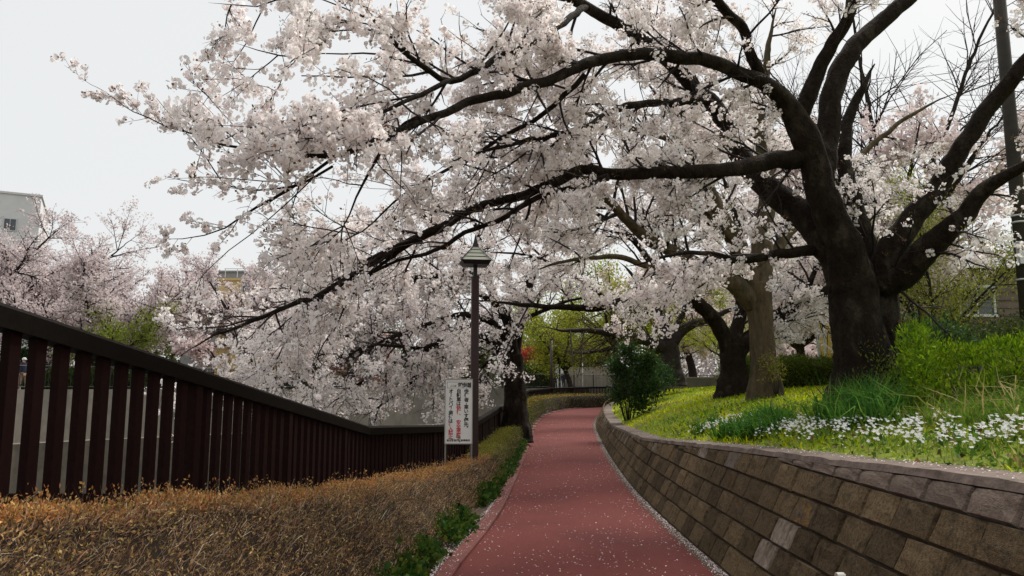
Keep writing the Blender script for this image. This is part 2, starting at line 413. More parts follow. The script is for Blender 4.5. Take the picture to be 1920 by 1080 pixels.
# backing, recessed behind the block faces
CH = .190; SL = math.sqrt(1 + BAT * BAT)
wb = crs(np.c_[PR[:, 0] + .12, PR[:, 1], np.zeros(len(PR))], 400)[:, :2]
wl = np.concatenate([[0], np.cumsum(np.linalg.norm(np.diff(wb, axis=0), axis=1))])
def wpt(d):
    return np.array([np.interp(d, wl, wb[:, 0]), np.interp(d, wl, wb[:, 1])])
mb = MB(); n = len(wb); bk = .020
t_ = unit(np.gradient(wb, axis=0)); nr = np.c_[t_[:, 1], -t_[:, 0]]       # outward to the right
zt_ = ztop(wb[:, 1]); zb_ = zp(wb[:, 1]) - .05
lo = np.c_[wb + nr * bk + nr * BAT * (-.05), zb_]; hi = np.c_[wb + nr * (bk + BAT * zt_[:, None]), zt_ - .012]
i = np.arange(n - 1)
mb.add(np.concatenate([lo, hi]), np.stack([i, i + 1, i + n + 1, i + n], 1))
mb.build('mortar_backing', M['mortar'], wall)
# coping: flat concrete top with a front lip
cw0 = np.c_[wb + nr * (BAT * zt_[:, None] - .012), zt_]; cw1 = np.c_[wb + nr * (BAT * zt_[:, None] + CW + .05), zt_ + .004]
fr = np.c_[wb + nr * (BAT * zt_[:, None] - .012 - .02), zt_ - .045]
rg = np.random.default_rng(3)
cw0[:, 2] += rg.normal(size=n) * .004; cw0[:, :2] += rg.normal(size=(n, 2)) * .004
mb = MB(); V = np.concatenate([fr, cw0, cw1])
mb.add(V, np.concatenate([np.stack([i, i + 1, i + n + 1, i + n], 1), np.stack([i + n, i + n + 1, i + 2 * n + 1, i + 2 * n], 1)]))
mb.build('coping', M['coping'], wall)
def block_mesh(seed, m):
    """block with a chamfered, uneven face; x along wall, z up the slope, y = proud of the wall (negative)"""
    r = np.random.default_rng(seed); g = np.linspace(-.5, .5, 5)
    xs = np.array([-.5, -.47, -.2, .15, .47, .5]); zs = np.array([0, .05, .4, .7, .95, 1.0])
    V = []
    for a, z in enumerate(zs):
        for b, x in enumerate(xs):
            edge = a in (0, 5) or b in (0, 5)
            V.append((x + (0 if b in (0, 5) else r.normal() * .01), (.022 if edge else -.006 + r.normal() * .0035 - .008 * (abs(x) < .3)), z))
    V = np.array(V); i, j = np.meshgrid(np.arange(5), np.arange(5), indexing='ij'); k = i * 6 + j
    o = MB().add(V, np.stack([k, k + 1, k + 7, k + 6], -1).reshape(-1, 4)).build('wall_block', m, None, False)
    me = o.data; bpy.data.objects.remove(o); return me
BM = [block_mesh(k, M['block']) for k in range(9)] + [block_mesh(40, M['block_ochre']), block_mesh(41, M['block_pale'])]; BMC = [block_mesh(k + 20, M['coping_block']) for k in range(3)]
cand = []
rb = np.random.default_rng(11)
for row in range(7):
    d = 4.2 + (row % 2) * .2
    while d < 44:
        L = .395 + rb.normal() * .012
        c = wpt(d + L / 2); z0 = row * CH; zt = ztop(c[1]) - .048; h = min(CH, zt - z0)
        if h < .035: d += L; continue
        top = (zt - z0 < CH + .02) or (zt - z0 - CH) < .035
        if zt - z0 - CH < .035 and zt - z0 > CH: h = zt - z0
        cand.append((row, d, L, z0, h, top, c[1]))
        d += L
cand.sort(key=lambda q: q[6])
far_blocks = MB()
for k, (row, d, L, z0, h, top, yy) in enumerate(cand):
    a, b = wpt(d), wpt(d + L); tv = unit(b - a); nv = np.array([tv[1], -tv[0]])
    c = (a + b) / 2 + nv * BAT * z0
    ex = Vector((*tv, 0)); ez = Vector((*(nv * BAT), 1)).normalized(); ey = ex.cross(ez) * -1
    # follow a sloping top with a small shear-free tilt
    m4 = Matrix(((ex.x, ey.x, ez.x, c[0]), (ex.y, ey.y, ez.y, c[1]), (ex.z, ey.z, ez.z, z0 + zp(yy)), (0, 0, 0, 1)))
    pr = rb.normal() * .005
    m4 = m4 @ Matrix.Translation((0, pr, .004)) @ Matrix.Rotation(rb.normal() * .006, 4, 'Y')
    S = Matrix.Diagonal((L - .007, 1, h * SL - .006, 1))
    near_top = row >= 5
    me = (BMC[k % 3] if near_top else BM[10 if rb.random() < (.16 if top else .02) else 9 if rb.random() < .06 else int(rb.integers(9))])
    # ey must point into the wall: flip if it points towards the path
    if ey.x * nv[0] + ey.y * nv[1] < 0:
        S = Matrix.Diagonal((L - .007, -1, h * SL - .006, 1))
    if top:
        ya_, yb_ = wpt(d)[1], wpt(d + L)[1]
        ha = max(ztop(ya_) - .048 - z0, .01) / h; hb_ = max(ztop(yb_) - .048 - z0, .01) / h
        me = me.copy(); V = np.empty(len(me.vertices) * 3); me.vertices.foreach_get('co', V); V = V.reshape(-1, 3)
        V[:, 2] *= ha + (hb_ - ha) * (V[:, 0] + .5); me.vertices.foreach_set('co', V.ravel()); me.update()
    if k < 299: inst('wall_block', me, wall, m4 @ S)
    else:
        V = np.empty(len(me.vertices) * 3); me.vertices.foreach_get('co', V); V = V.reshape(-1, 3)
        mm = np.array(m4 @ S); V = V @ mm[:3, :3].T + mm[:3, 3]
        ii, jj = np.meshgrid(np.arange(5), np.arange(5), indexing='ij'); kk = ii * 6 + jj
        far_blocks.add(V, np.stack([kk, kk + 1, kk + 7, kk + 6], -1).reshape(-1, 4))
if far_blocks.n: tag(far_blocks.build('distant_blocks', M['block'], wall), kind='stuff')
# weep pipe
q = P(1495, 1064, 5.0); yy = 4.86; zz = .42
c = np.array([xr(yy) + .12 + BAT * zz, yy, zz])
mb = MB(); a = np.arange(12) * np.pi / 6
dirv = np.array([-1, 0, .1]);
for (r0, y0, r1, y1) in ((.030, 0, .030, .045), (.030, .045, .023, .045), (.023, .045, .021, -.01)):
    V = [(c[0] - y0, c[1] + math.cos(t) * r0, c[2] + math.sin(t) * r0) for t in a] + [(c[0] - y1, c[1] + math.cos(t) * r1, c[2] + math.sin(t) * r1) for t in a]
    j = np.arange(12); mb.add(V, np.stack([j, (j + 1) % 12, (j + 1) % 12 + 12, j + 12], 1))
mb.build('weep_pipe', M['pvc'], wall, True)

# ------------------------------------------------------------------ brown river fence
fence = empty('fence', (FN[3, 0], FN[3, 1], zf(10.7) - FH))
tag(fence, 'dark brown picket fence along the river, sloping down behind the brown hedge', 'fence')
picket = MB().box((0, 0, 0), (.080, .048, 1)).build('picket', M['fence']); pm = picket.data; bpy.data.objects.remove(picket)
postm = MB().box((0, 0, 0), (.092, .085, 1)).build('fence_post', M['fence']); qm = postm.data; bpy.data.objects.remove(postm)
npk = 0; cpk = MB()
FS = [(p, q) for p, q in zip(FN[:-1], FN[1:])]
for si, (p, q) in enumerate(FS):
    v = q - p; L = np.linalg.norm(v[:2]); u = v[:2] / L; a = math.atan2(u[1], u[0]); slope = v[2] / L
    nn = np.array([-u[1], u[0]])
    # rail with a rounded cap, one mesh per straight section
    W_, H_ = .062, .125
    prof = [(-W_, -H_), (W_, -H_), (W_ + .004, -.025), (W_ - .015, -.005), (0, .004), (-W_ + .015, -.005), (-W_ - .004, -.025)]
    V = [(e[0] + nn[0] * s_, e[1] + nn[1] * s_, e[2] + z_) for e in (p, q) for s_, z_ in prof]; k = len(prof); j = np.arange(k)
    MB().add(V, [np.stack([j, (j + 1) % k, (j + 1) % k + k, j + k], 1), j[None, ::-1], (j + k)[None, :]]).build('top_rail', M['fence_rail'], fence)
    MB().box((*((p + q) / 2)[:2], (p[2] + q[2]) / 2 - FH + .14), (L, .05, .06), rz(a) @ np.array([[1 / math.sqrt(1 + slope ** 2), 0, -slope / math.sqrt(1 + slope ** 2)], [0, 1, 0], [slope / math.sqrt(1 + slope ** 2), 0, 1 / math.sqrt(1 + slope ** 2)]])).build('bottom_rail', M['fence'], fence)
    sp = .193 if si < 3 else .125; n = max(int(L / sp), 1)
    for k in range(n):
        x, y = p[:2] + u * (k + .45) * L / n; zt = p[2] + slope * (k + .45) * L / n - .12
        h = FH - .02
        m4 = Matrix.Translation((x, y, zt - h / 2)) @ Matrix.Rotation(a + .001, 4, 'Z') @ Matrix.Diagonal((1, 1, h, 1))
        if y < -2: continue
        ispost = (k % 10 == 9)
        if npk < 290:
            inst('fence_post' if ispost else 'picket', qm if ispost else pm, fence, m4); npk += 1
        else:
            cpk.box((x, y, zt - h / 2), (.06, .05, h), rz(a))
if cpk.n: tag(cpk.build('distant_pickets', M['fence'], fence), kind='stuff')
# ------------------------------------------------------------------ trees
def child(Pn, Rn, dens, tmin, Lf, ang, k, droop, wig, rng, rf=.55, rmax=.02, rmin=.0022, bias=(0, 0, 0), biasw=0.0, taper=.35, tpow=1.0, az=None):
    """side branches for a batch of branches: Pn (N,k,3), Rn (N,k) -> the same for the children"""
    seg = np.linalg.norm(np.diff(Pn, axis=1), axis=2); cum = np.concatenate([np.zeros((len(Pn), 1)), np.cumsum(seg, 1)], 1); tot = cum[:, -1]
    cnt = rng.poisson(tot * dens * (1 - tmin)) + 1
    idx = np.repeat(np.arange(len(Pn)), cnt); M_ = len(idx)
    t = tmin + (1 - tmin) * rng.random(M_) ** tpow
    x = t * tot[idx]
    kk = Pn.shape[1]
    j = np.clip((cum[idx] < x[:, None]).sum(1) - 1, 0, kk - 2)
    s0 = cum[idx, j]; s1 = cum[idx, j + 1]; u = ((x - s0) / (s1 - s0 + 1e-9))[:, None]
    p = Pn[idx, j] * (1 - u) + Pn[idx, j + 1] * u; T = unit(Pn[idx, j + 1] - Pn[idx, j])
    r = Rn[idx, j] * (1 - u[:, 0]) + Rn[idx, j + 1] * u[:, 0]
    al = np.radians(rng.uniform(*ang, M_))
    ref = np.where(np.abs(T[:, 2:3]) > .85, np.array([1., 0, 0]), np.array([0, 0, 1.]))
    A = unit(np.cross(T, ref)); B = np.cross(A, T)
    ph = rng.uniform(0, 2 * np.pi, M_) if az is None else rng.choice(az, M_) + rng.normal(size=M_) * .5
    d = T * np.cos(al)[:, None] + (A * np.cos(ph)[:, None] + B * np.sin(ph)[:, None]) * np.sin(al)[:, None]
    d = unit(d + biasw * np.asarray(bias))
    L = rng.uniform(*Lf, M_) * (1.15 - .55 * t)
    r0 = np.clip(r * rf, rmin, rmax)
    pts = [p]; st = (L / (k - 1))[:, None]
    for q in range(k - 1):
        d = unit(d + rng.normal(size=d.shape) * wig + np.array([0, 0, -1.0]) * droop)
        pts.append(pts[-1] + d * st)
    Pc = np.stack(pts, 1); Rc = r0[:, None] * np.linspace(1, taper, k)[None, :]
    return Pc, Rc

def along(Pn, dens, tmin, rng, jit):
    seg = np.linalg.norm(np.diff(Pn, axis=1), axis=2); cum = np.concatenate([np.zeros((len(Pn), 1)), np.cumsum(seg, 1)], 1); tot = cum[:, -1]
    cnt = rng.poisson(tot * dens * (1 - tmin)) + (1 if tmin < 1 else 0)
    idx = np.repeat(np.arange(len(Pn)), cnt)
    x = (tmin + (1 - tmin) * rng.random(len(idx))) * tot[idx]
    j = np.clip((cum[idx] < x[:, None]).sum(1) - 1, 0, Pn.shape[1] - 2)
    u = ((x - cum[idx, j]) / (cum[idx, j + 1] - cum[idx, j] + 1e-9))[:, None]
    return Pn[idx, j] * (1 - u) + Pn[idx, j + 1] * u + rng.normal(size=(len(idx), 3)) * jit

def pompoms(mb, C, n, rad, size, rng, detail=5, col=(1, 1, 1), cv=.10, bud=.04):
    """balls of small cupped flowers round the points C"""
    N = len(C)
    if N == 0: return
    d = unit(rng.normal(size=(N, n, 3)))
    cs = rng.uniform(.65, 1.25, (N, 1, 1))
    p = C[:, None, :] + d * rad * cs * rng.uniform(.55, 1.1, (N, n, 1))
    d = unit(d + rng.normal(size=d.shape) * .45)
    p = p.reshape(-1, 3); d = d.reshape(-1, 3); K = len(p)
    ref = unit(rng.normal(size=(K, 3))); A = unit(np.cross(d, ref)); B = np.cross(d, A)
    sz = size * rng.uniform(.7, 1.2, K)
    tint = np.array(col) * (1 + rng.normal(size=(N, 1, 1)) * cv * .6 + rng.normal(size=(N, n, 1)) * cv)
    tint = np.broadcast_to(tint, (N, n, 3)).reshape(-1, 3).copy()
    pk = rng.random(K) < .18; tint[pk] *= np.array([1.0, .94, .95])
    bd = rng.random(K) < bud; tint[bd] = np.array([.36, .20, .14]) * rng.uniform(.6, 1.3, (bd.sum(), 1)); sz = np.where(bd, sz * .6, sz)
    if detail == 5:
        a = np.arange(5) * 2 * np.pi / 5
        lift = np.array([.35, .0, .3, .1, .25])
        V = p[:, None, :] + sz[:, None, None] * (np.cos(a)[None, :, None] * A[:, None, :] + np.sin(a)[None, :, None] * B[:, None, :] + lift[None, :, None] * d[:, None, :])
        mb.add(V.reshape(-1, 3), np.arange(K)[:, None] * 5 + np.arange(5)[None, :], np.repeat(tint, 5, 0))
    else:
        V = np.stack([p + A * sz[:, None], p + B * sz[:, None] * .8 + d * sz[:, None] * .3, p - A * sz[:, None], p - B * sz[:, None] * .8 + d * sz[:, None] * .3], 1)
        b = np.arange(K)[:, None] * 4
        mb.add(V.reshape(-1, 3), b + np.arange(4)[None, :], np.repeat(tint, 4, 0))

def leaves(mb, C, n, rad, size, rng, cols, dirn=(0, 0, .6), asp=.45, flat=1.0, tv=.2):
    """n rhombic leaves round each of the points C; cols: list of colours"""
    N = len(C)
    if N == 0: return
    off = rng.normal(size=(N, n, 3)) * rad * np.array([1, 1, flat])
    p = (C[:, None, :] + off).reshape(-1, 3); K = len(p)
    d = unit(unit(off.reshape(-1, 3)) * .8 + rng.normal(size=(K, 3)) * .5 + np.array(dirn)); ref = unit(rng.normal(size=(K, 3)))
    A = unit(np.cross(d, ref)); nn = np.cross(d, A); sz = (size * rng.uniform(.6, 1.3, K))[:, None]
    V = np.stack([p, p + d * sz * .5 + A * sz * asp * .5 + nn * sz * .1, p + d * sz, p + d * sz * .5 - A * sz * asp * .5 + nn * sz * .1], 1)
    cols = np.array(cols, float)
    tc = np.repeat(cols[rng.integers(len(cols), size=N)], n, 0) * .6 + cols[rng.integers(len(cols), size=K)] * .4
    tc = tc * (1 + rng.normal(size=(K, 1)) * tv)
    b = np.arange(K)[:, None] * 4
    mb.add(V.reshape(-1, 3), b + np.arange(4)[None, :], np.repeat(np.clip(tc, .003, 1), 4, 0))

def limb_of(spec):
    """spec: rows of (px, py, depth, radius) -> a smooth wobbly polyline"""
    p = np.array([[*P(a, b, y), r] for a, b, y, r in spec])
    L = np.linalg.norm(np.diff(p[:, :3], axis=0), axis=1).sum()
    return crs(p, max(int(L / .14), 6))

def wobble(q, rng, amt=.02):
    n = len(q); a = np.cumsum(rng.normal(size=(n, 3)), 0) * .35; a -= np.linspace(0, 1, n)[:, None] * a[-1]
    q = q.copy(); q[:, :3] += a * amt; return q

KN = 14
def as_batch(L):
    """limbs -> equal-length batches for child()"""
    out = []; rr = []
    for q in L:
        n = max(int(len(q) / KN * 1.0), 1)
        for c in np.array_split(np.arange(len(q)), n):
            lo = max(c[0] - 1, 0); s = q[lo:c[-1] + 1]
            if len(s) < 3: continue
            g = np.linspace(0, len(s) - 1, KN)
            out.append(np.stack([np.interp(g, np.arange(len(s)), s[:, k]) for k in range(4)], 1))
    out = np.array(out); return out[:, :, :3], out[:, :, 3]

SKY_X = tab([(-400, 250), (-60, 320), (0, 350), (60, 385), (95, 300), (150, 325), (172, 262), (230, 262), (255, 340), (300, 345), (312, 292), (365, 300), (385, 300), (400, 275), (440, 285), (455, 375), (468, 455), (520, 455), (540, 250), (900, 200)])
HOLES = [(1090, 668, 115, 50), (1050, 615, 80, 60), (1160, 505, 42, 26), (1315, 655, 48, 45), (692, 365, 36, 30), (1750, 95, 105, 95), (1700, 190, 60, 70), (1800, 190, 40, 60), (1485, 155, 26, 34), (420, 455, 50, 26), (1610, 230, 24, 60), (668, 95, 26, 30), (610, 110, 18, 26), (540, 170, 30, 16), (770, 165, 22, 10), (500, 120, 22, 12)]
def open_sky(C, rng, soft=14):
    C = np.asarray(C)
    """True where the photograph shows bare sky beyond this tree"""
    px, py = PJ(C); n = rng.normal(size=len(C)) * soft
    bad = (px + n) < SKY_X(py)
    for (x, y, a, b) in HOLES:
        bad |= ((px + n - x) / a) ** 2 + ((py - y) / b) ** 2 < 1
    bad |= (px > 848) & (px < 928) & (py > 436) & (py < 530) & (C[:, 1] < 11.8)
    bad |= (px > 868) & (px < 910) & (py > 520) & (py < 720) & (C[:, 1] < 11.8)
    return bad

def make_tree(name, label, cat, trunk, limbs, bark, seed, tsides=20, levels=None, crown=None, group=None, base=None, prune=None, tdens=1.0, jitter=.05, lside=10, leafy=None, part='blossoms', extra=None, cmat=None):
    rng = np.random.default_rng(seed)
    tq = [limb_of(t) for t in trunk]
    b = tq[0][0]
    root = empty(name, tuple(b[:3]) if base is None else base); tag(root, label, cat, group)
    for t in tq:
        # flare at the foot
        n = len(t); f = np.exp(-np.linspace(0, 1, n) * np.linalg.norm(t[-1, :3] - t[0, :3]) / .22)
        rr = t[:, 3] * (1 + .28 * f)
        pts = t[:, :3].copy(); pts[0, 2] -= .25
        q4_ = crs(np.c_[pts, rr], max(int(np.linalg.norm(np.diff(pts, axis=0), axis=1).sum() / .05), 12))
        MB().tube(q4_[:, :3], q4_[:, 3], tsides * 2, jitter * .55, rng).furrow(tsides * 2, rng).build('trunk', bark, root, True)
    lq = [wobble(limb_of(l), rng, .032) for l in limbs]
    for q in lq: k = max(len(q) // 5, 2); q[-k:, 3] *= np.linspace(1, .22, k)
    for q in lq:
        if q[0, 3] > .07:
            qq = crs(q, len(q) * 2); MB().tube(qq[:, :3], qq[:, 3], lside * 2, jitter * .9, rng).furrow(lside * 2, rng, .05).build('limb', bark, root, True)
        else: MB().tube(q[:, :3], q[:, 3], 8 if q[0, 3] > .04 else 6, jitter * 1.3, rng).build('limb', bark, root, True)
    return root, lq, rng

def grow(root, lq, rng, spec, twmat, prune=None, minr=.012, tmin0=.0):
    """two or three generations of twigs on the limbs; returns twig batches for flowers"""
    sel = [q for q in lq]
    Pn, Rn = as_batch(sel)
    ok = Rn.mean(1) < spec.get('maxlimb', .12); Pn, Rn = Pn[ok], Rn[ok]
    allb = [(Pn, Rn)]; mb = MB(); cur = (Pn, Rn)
    for g, s in enumerate(spec['gen']):
        Pc, Rc = child(cur[0], cur[1], rng=rng, **s)
        if prune is not None:
            keep = ~prune(Pc[:, -1], rng) & ~prune(Pc[:, Pc.shape[1] // 2], rng); Pc, Rc = Pc[keep], Rc[keep]
        px, py = PJ(Pc[:, -1]); keep = (px > -500) & (px < 2450) & (py > -620) & (Pc[:, -1, 1] > 1.2); Pc, Rc = Pc[keep], Rc[keep]
        allb.append((Pc, Rc))
        V, Fq = tubes(Pc, Rc, 4 if g == 0 else 3); mb.add(V, Fq); cur = (Pc, Rc)
    tag(mb.build('twigs', twmat, root, True), kind='stuff')
    return allb

# ---- the big cherry in the foreground
T1_trunk = [[(1626, 738, 9.7, .44), (1622, 690, 9.7, .37), (1609, 620, 9.7, .315), (1602, 570, 9.7, .305), (1598, 535, 9.7, .305), (1588, 500, 9.7, .27)],
            [(1672, 735, 9.9, .25), (1664, 680, 9.9, .235), (1655, 620, 9.9, .215), (1650, 560, 9.9, .22), (1643, 520, 9.9, .20)]]
T1_limbs = [
 [(1598, 540, 9.7, .30), (1578, 460, 9.6, .225), (1548, 390, 9.5, .20), (1528, 320, 9.4, .185), (1508, 265, 9.3, .17), (1480, 215, 9.2, .13), (1448, 180, 9.0, .10), (1400, 158, 8.8, .085), (1330, 138, 8.5, .078), (1250, 121, 8.2, .072), (1160, 121, 7.9, .063), (1060, 145, 7.5, .055), (960, 170, 7.1, .046), (870, 192, 6.8, .040), (790, 222, 6.5, .034), (700, 262, 6.3, .028), (630, 290, 6.2, .022), (540, 289, 6.1, .018), (475, 288, 6.0, .015), (400, 272, 5.9, .012), (350, 255, 5.85, .010), (265, 225, 5.8, .008), (210, 188, 5.8, .006), (120, 122, 5.8, .003)],
 [(1498, 245, 9.3, .12), (1520, 170, 9.2, .10), (1548, 100, 9.1, .085), (1580, 30, 9.0, .075), (1600, -40, 8.9, .065), (1640, -160, 8.7, .05), (1650, -300, 8.5, .03)],
 [(1440, 172, 9.0, .075), (1412, 110, 8.8, .065), (1395, 52, 8.6, .06), (1355, 5, 8.4, .055), (1310, -60, 8.2, .045), (1240, -160, 8.0, .03)],
 [(1560, 440, 9.7, .18), (1540, 350, 9.9, .165), (1545, 270, 10.1, .16), (1560, 170, 10.2, .15), (1590, 100, 10.3, .14), (1632, 55, 10.4, .125), (1695, 0, 10.5, .11), (1780, -80, 10.6, .08), (1880, -180, 10.7, .05)],
 [(1588, 520, 9.7, .24), (1540, 450, 9.9, .21), (1490, 395, 10.1, .185), (1440, 350, 10.2, .165), (1405, 310, 10.3, .15), (1375, 255, 10.3, .13), (1345, 200, 10.2, .115), (1290, 150, 10.0, .10), (1225, 95, 9.7, .09), (1160, 50, 9.4, .078), (1090, 10, 9.0, .065), (1000, -50, 8.6, .05), (900, -120, 8.2, .03)],
 [(1100, 12, 9.0, .045), (1030, 55, 8.2, .040), (950, 95, 7.6, .036), (890, 130, 7.1, .033), (840, 150, 6.8, .030), (785, 122, 6.5, .026), (742, 87, 6.3, .023), (713, 55, 6.2, .020), (687, 26, 6.1, .018), (672, -10, 6.1, .015), (650, -80, 6.0, .009)],
 [(840, 150, 6.8, .026), (790, 182, 6.5, .022), (720, 215, 6.2, .017), (650, 230, 6.0, .013), (590, 225, 5.9, .009), (530, 240, 5.8, .006), (460, 235, 5.7, .003)],
 [(687, 26, 6.1, .015), (640, 36, 6.0, .014), (613, 60, 5.9, .013), (595, 92, 5.9, .010), (560, 110, 5.8, .008), (500, 105, 5.8, .005), (440, 80, 5.7, .003)],
 [(613, 60, 5.9, .012), (590, 38, 5.9, .012), (569, 13, 5.9, .011), (540, -5, 5.8, .009), (470, 10, 5.8, .005), (390, 5, 5.7, .003)],
 [(1505, 295, 9.4, .13), (1455, 300, 9.2, .115), (1400, 315, 9.0, .098), (1330, 322, 8.8, .085), (1250, 328, 8.7, .075), (1160, 330, 8.6, .068), (1095, 322, 8.6, .060), (1050, 345, 8.6, .057), (980, 372, 8.7, .053), (880, 408, 8.8, .051), (835, 438, 8.9, .056), (780, 458, 9.0, .053), (735, 482, 9.1, .050), (700, 497, 9.2, .044), (640, 538, 9.3, .040), (598, 560, 9.4, .037), (546, 574, 9.5, .032), (497, 595, 9.6, .029), (432, 618, 9.8, .025), (385, 638, 9.9, .020), (330, 672, 10.0, .012), (290, 690, 10.1, .005)],
 [(1140, 332, 8.4, .045), (1080, 350, 8.6, .04), (1000, 372, 8.6, .036), (940, 408, 8.5, .032), (880, 432, 8.4, .028), (800, 470, 8.9, .024), (740, 488, 9.2, .021), (680, 530, 9.6, .017), (620, 600, 10.0, .010), (580, 660, 10.3, .005)],
 [(1352, 215, 10.2, .08), (1320, 192, 9.9, .062), (1280, 190, 9.6, .055), (1215, 196, 9.2, .048), (1155, 212, 8.8, .042), (1090, 244, 8.4, .036), (1030, 250, 8.1, .03), (960, 268, 7.8, .022), (880, 290, 7.5, .013), (800, 330, 7.2, .006)],
 [(1650, 530, 9.8, .20), (1672, 480, 9.7, .18), (1710, 415, 9.6, .155), (1760, 358, 9.5, .13), (1800, 295, 9.4, .115), (1848, 222, 9.3, .105), (1925, 125, 9.1, .095), (2020, 20, 8.9, .075), (2150, -120, 8.6, .04)],
 [(1650, 540, 9.8, .21), (1700, 508, 9.6, .185), (1755, 460, 9.3, .15), (1808, 415, 9.0, .12), (1840, 368, 8.8, .10), (1880, 335, 8.6, .075), (1950, 300, 8.3, .05), (2060, 270, 8.0, .025)],
 [(1640, 530, 10.0, .16), (1622, 460, 10.2, .13), (1595, 380, 10.4, .12), (1580, 300, 10.6, .10), (1590, 220, 10.8, .08), (1640, 120, 11.0, .05)],
 [(1520, 470, 9.8, .075), (1470, 468, 9.7, .065), (1420, 478, 9.6, .055), (1380, 482, 9.5, .045), (1310, 470, 9.3, .03), (1240, 480, 9.1, .018), (1170, 500, 9.0, .008)],
 [(630, 292, 6.2, .016), (565, 338, 6.1, .015), (505, 372, 6.0, .013), (468, 388, 6.0, .011), (432, 420, 5.9, .008), (378, 443, 5.9, .005), (300, 448, 5.8, .003)],
 [(620, 310, 6.2, .012), (560, 345, 6.3, .010), (500, 352, 6.3, .008), (430, 350, 6.3, .006), (360, 342, 6.3, .004), (305, 330, 6.3, .002)],
 [(1095, 140, 7.7, .03), (1010, 215, 7.9, .026), (930, 260, 7.9, .022), (840, 310, 7.8, .018), (760, 355, 7.6, .013), (690, 420, 7.5, .008), (600, 470, 7.4, .004)],
 [(790, 222, 6.5, .022), (745, 250, 6.6, .019), (700, 320, 6.6, .014), (670, 380, 6.6, .009), (640, 440, 6.6, .005), (560, 490, 6.5, .003)],
 [(642, 536, 9.3, .018), (561, 582, 9.6, .013), (520, 618, 9.8, .010), (481, 665, 10.0, .008), (440, 709, 10.2, .003)],
 [(660, 525, 9.3, .020), (598, 571, 9.6, .015), (548, 631, 9.9, .011), (515, 675, 10.2, .009), (473, 719, 10.4, .003)],
 [(745, 480, 9.1, .020), (690, 520, 9.4, .017), (650, 571, 9.8, .013), (613, 639, 10.3, .010), (582, 701, 10.7, .004)],
]
T1, T1q, rng1 = make_tree('cherry_tree', 'huge dark cherry tree beside the bright green azalea, its boughs arching over the path', 'tree', T1_trunk, T1_limbs, M['bark'], 21, tsides=28)
g1 = dict(maxlimb=.125, gen=[
  dict(dens=4.6, tmin=0.02, Lf=(.45, 1.45), ang=(25, 75), k=7, droop=.015, wig=.10, rf=.5, rmax=.020, rmin=.007, bias=(-.25, -.1, .0), biasw=.5),
  dict(dens=7.5, tmin=.12, Lf=(.18, .60), ang=(25, 65), k=5, droop=.02, wig=.10, rf=.6, rmax=.009, rmin=.0042),
  dict(dens=3.2, tmin=.2, Lf=(.08, .24), ang=(25, 65), k=4, droop=.0, wig=.10, rf=.7, rmax=.005, rmin=.003)])
br1 = grow(T1, T1q, rng1, g1, M['twig'], open_sky)
from mathutils.kdtree import KDTree
def clear_of_limbs(C, lq, rng, gap=.11, p=.75):
    pts = np.concatenate([q[q[:, 3] > .02] for q in lq]); kd = KDTree(len(pts))
    for i, q in enumerate(pts): kd.insert(q[:3], i)
    kd.balance(); keep = np.ones(len(C), bool)
    for i, c in enumerate(C):
        _, j, dd = kd.find(c)
        if dd < pts[j, 3] + gap and rng.random() < p: keep[i] = False
    return C[keep]
C = np.concatenate([along(br1[1][0], 5.8, .2, rng1, .045), along(br1[2][0], 9.2, .15, rng1, .045), along(br1[3][0], 7.4, .3, rng1, .035)])
C = C[~open_sky(C, rng1, 10)]
px, py = PJ(C)
inside = (px > -120) & (px < 2040) & (py > -140) & (py < 1000)
C = np.concatenate([C[inside], C[~inside][::3]])
nz = np.sin(C[:, 0] * 3.1 + 1.3 * np.sin(C[:, 1] * 2.3)) + np.sin(C[:, 1] * 3.7 + C[:, 2] * 2.2) + np.sin(C[:, 2] * 4.1 - C[:, 0] * 1.9)
C = C[rng1.random(len(C)) < np.clip(.74 + .30 * nz, .12, 1)]
px, py = PJ(C); C = C[rng1.random(len(C)) < np.where(px > 1420, .5, np.where((px < 900) & (py < 320), 1.0, .92))]
px, py = PJ(C); C = C[~((px > 1540) & (py > 500))]
C = clear_of_limbs(C, T1q, rng1)
def sight_lines(C, lq, rng, p=.68, pad=5, rmin=.024):
    """leave most of the crown open in front of the stout limbs"""
    px, py = PJ(C); drop = np.zeros(len(C), bool)
    for q in lq:
        q = q[q[:, 3] > rmin]
        if len(q) < 2: continue
        lx_, ly_ = PJ(q[:, :3]); rp = q[:, 3] / q[:, 1] * F
        for a, b, r_, d_ in zip(lx_, ly_, rp, q[:, 1]):
            drop |= ((px - a) ** 2 + (py - b) ** 2 < (r_ + pad) ** 2) & (C[:, 1] < d_ + .1)
    return C[~(drop & (rng.random(len(C)) < p))]
C = sight_lines(C, T1q, rng1)
C = sight_lines(C, [T1q[9]], rng1, .9, 6, .016)
px, py = PJ(C); C = C[rng1.random(len(C)) < np.where((px < 860) & (py > 470), .5, np.where((px > 470) & (px < 960) & (py > 310), .62, 1.0))]
print('T1 clusters', len(C))
LIM1 = 13500
if len(C) > LIM1: C = C[rng1.permutation(len(C))[:LIM1]]
mb = MB(); big = rng1.random(len(C)) < .20
pompoms(mb, C[big], 28, .076, .0195, rng1, 5, cv=.06)
pompoms(mb, C[~big], 13, .050, .0195, rng1, 5, cv=.06, bud=.06)
TQ = []
for k, x1 in ((0, 420), (16, 480), (17, 520)):
    q = T1q[k]; px, _ = PJ(q[:, :3]); q = q[px < x1]
    if len(q) > 3: TQ.append(q)
Pt, Rt = as_batch(TQ)
P1, R1 = child(Pt, Rt, 9, .0, (.12, .34), (25, 60), 4, -.02, .1, rng1, .6, .005, .002)
P2, R2 = child(P1, R1, 8, .2, (.05, .12), (25, 60), 4, 0, .1, rng1, .6, .003, .0018)
t_ = MB()
